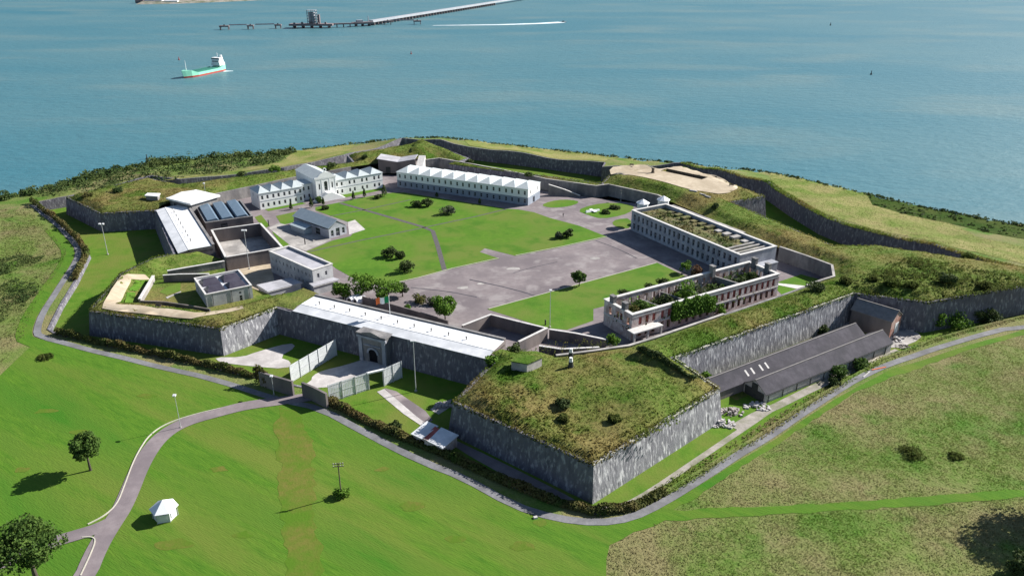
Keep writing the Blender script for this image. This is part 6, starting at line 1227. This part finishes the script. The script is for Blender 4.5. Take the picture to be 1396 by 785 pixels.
def buoy(lb, px, py, s, mat): p = at(px, py, SEA); t = thing('buoy', lb, 'buoy', p); mb = MB(); mb.tube(p - Vector((0, 0, .5)), p + Vector((0, 0, s * .45)), s * .55, s * .5, 10); mb.build('float', mat, t); mb = MB(); mb.tube(p + Vector((0, 0, s * .45)), p + Vector((0, 0, s * 1.5)), s * .28, s * .12, 8); mb.build('tower', mat, t); mb = MB(); mb.tube(p + Vector((0, 0, s * 1.5)), p + Vector((0, 0, s * 1.8)), s * .25, s * .25, 8); mb.build('top_mark', mat, t)
buoy('small red buoy off the jetty', 560.5, 74, 2., 'redpaint'); buoy('dark buoy in open water, the nearer one', 1187.5, 102, 2.2, 'darkmetal'); buoy('dark buoy in open water, the farther one', 1132, 35, 2.6, 'darkmetal'); buoy('red buoy beside the cargo ship bow', 244, 82, 2., 'redpaint'); buoy('dark post buoy close to the scrubby shore', 200.5, 217, 1.6, 'darkmetal')
# jetty
JZ = SEA + 7.
def jb(px, py): return at(px, py + 2.6, SEA)
def dolphin(lb, px, py, w_=11.):
    p = at(px, py + 2.4, SEA); t = thing('mooring_dolphin', lb, 'dolphin', p, 'mooring dolphins of the jetty'); mb = MB().at(tuple(p), (1, .1)); mb.box(-w_ / 2, w_ / 2, -4, 4, 4.6, 7.); mb.build('deck', 'jetty', t)
    for x in (-w_ / 2 + 1.2, w_ / 2 - 1.2):
        for y in (-3, 3): mb = MB().at(tuple(p), (1, .1)); mb.tube((x, y, -2), (x, y, 4.6), .7, .7, 6); mb.build('pile', 'jetty', t)
    mb = MB().at(tuple(p), (1, .1)); mb.box(-1., 1., -1, 1, 7.002, 8.6); mb.build('bollard', 'darkmetal', t); return p
D = [dolphin('jetty mooring dolphin at the outermost end', 306.5, 38.5, 16), dolphin('second mooring dolphin in from the outer end', 342, 37.8), dolphin('mooring dolphin beside the main jetty deck', 379.5, 36.8), dolphin('mooring dolphin beside the pale trestle', 528.5, 31.5, 14), dolphin('mooring dolphin at the landward end', 569, 31.2, 14)]
def deck(lb, p0, p1, wd, hh, name='jetty_deck', mat='jetty', z=7., piles=True):
    a, c = at(p0[0], p0[1] + 2.2, SEA), at(p1[0], p1[1] + 2.2, SEA); d = c - a; L = d.length; t = thing(name, lb, 'jetty', a); mb = MB().at(tuple(a), d); mb.box(0, L, -wd / 2, wd / 2, z - hh, z); mb.build('deck', mat, t)
    if piles:
        n = max(3, int(L / 14))
        for i in range(min(n, 45)):
            mb = MB().at(tuple(a), d); x = L * (i + .5) / n; mb.box(x - .8, x + .8, -wd / 2 + .5, wd / 2 - .5, -2, z - hh - .01); mb.build('pile_bent', 'jetty', t)
    return a, d, L, t
for lb, i, j in (('thin catwalk between the two outermost dolphins', 0, 1), ('thin catwalk between the second and third dolphins', 1, 2), ('thin catwalk between the landward dolphins', 3, 4)):
    a, c = D[i], D[j]; d = c - a; t = thing('catwalk', lb, 'catwalk', a); mb = MB().at(tuple(a), d); mb.box(8, d.length - 6, -.8, .8, 6.9, 7.6); mb.build('walkway', 'jetty', t); mb = MB().at(tuple(a), d); mb.box(8, d.length - 6, .82, .92, 7.61, 8.6); mb.build('railing', 'jettypale', t)
A_, d_, L_, T_ = deck('main jetty deck carrying the loading tower', (396, 36), (455, 36), 20, 3.2)
mb = MB().at(tuple(A_), d_)
for i in range(5): mb.box(L_ * (.1 + .18 * i), L_ * (.14 + .18 * i), -8, -5, 7.01, 9. + (i % 3))
mb.build('pipe_manifold', 'jetty', T_)
deck('middle jetty trestle on open piles', (455, 35.6), (482, 35), 8, 2.2); A2_, d2, L2, T2 = deck('inner jetty platform at the foot of the pale trestle', (481, 34.2), (508, 33.2), 16, 3.)
mb = MB().at(tuple(A2_), d2); mb.box(L2 * .2, L2 * .5, -4, 4, 7.01, 10.5); mb.tube((L2 * .8, 0, 7), (L2 * .8, 0, 17), 1., .6, 6); mb.build('pump_house', 'jettypale', T2)
deck('long pale jetty trestle running to the far shore', (506, 33.), (735, -5.), 9, 3.6, 'jetty_trestle', 'jettypale', 9.)
p = A_ + d_ * .54; t = thing('loading_tower', 'square steel loading tower on the jetty', 'tower', (p.x, p.y, JZ)); u = d_
for i in range(5): mb = MB().at((p.x, p.y, JZ), u); z = .02 + i * 4.5; mb.box(-9.5, 6.5, -6, 6, z + 3.6, z + 4.2); mb.build('tower_deck', 'jettypale', t)
for x in (-9, -2, 5.4):
    for y in (-5.4, 5.4): mb = MB().at((p.x, p.y, JZ), u); mb.box(x, x + .8, y - .4, y + .4, .01, 22.4); mb.build('tower_leg', 'jetty', t)
mb = MB().at((p.x, p.y, JZ), u); mb.box(-6, 3, -3.5, 3.5, .01, 19); mb.build('tower_core', 'greystone', t); mb = MB().at((p.x, p.y, JZ), u); mb.box(8.5, 12, -3, 3, .01, 15); mb.build('crane_column', 'jetty', t)
# far shore
def shore(px, z, name='hills'):
    l = [tuple(at(*p, SEA)[:2]) for p in px]; q = l + [(l[-1][0] + 150, l[-1][1] + 700), (l[0][0] - 30, l[0][1] + 700)]
    o = sheet(name, q, lambda P: SEA - .5 + np.minimum(segdist(P, l) * .12, z), 'mudstone', 40.); o['kind'] = 'structure'
shore([(184, 6.6), (215, 6.2), (250, 5.4), (300, 3.4), (340, 1.6), (380, -.5), (430, -3)], 9.); shore([(50, -.5), (110, -.6), (150, -3)], 6.); shore([(690, -.6), (740, -2), (900, -4)], 6.)
for lb, px, w_, h, m in (('white warehouse on the far shore, first from the point', 206, 26, 9, 'white'), ('white warehouse on the far shore, second from the point', 217, 20, 8, 'white'), ('long low white shed on the far shore', 234, 34, 6, 'white'), ('dark warehouse at the tip of the far shore', 191, 18, 8, 'jetty')):
    p = at(px, 4.6, SEA); t = thing('far_warehouse', lb, 'warehouse', (p.x, p.y, SEA)); mb = MB().at((p.x, p.y, SEA), (1, .1)); mb.box(-w_ / 2, w_ / 2, -8, 8, 0, h); mb.build('wall', m, t); mb = MB().at((p.x, p.y, SEA), (1, .1)); mb.hexa([(-w_ / 2 - .5, -8.5, h + .01), (w_ / 2 + .5, -8.5, h + .01), (w_ / 2 + .5, 8.5, h + .01), (-w_ / 2 - .5, 8.5, h + .01)], [(-w_ / 2 - .5, -.2, h + 3), (w_ / 2 + .5, -.2, h + 3), (w_ / 2 + .5, .2, h + 3), (-w_ / 2 - .5, .2, h + 3)]); mb.build('roof', 'greyroof' if m == 'white' else 'jetty', t)
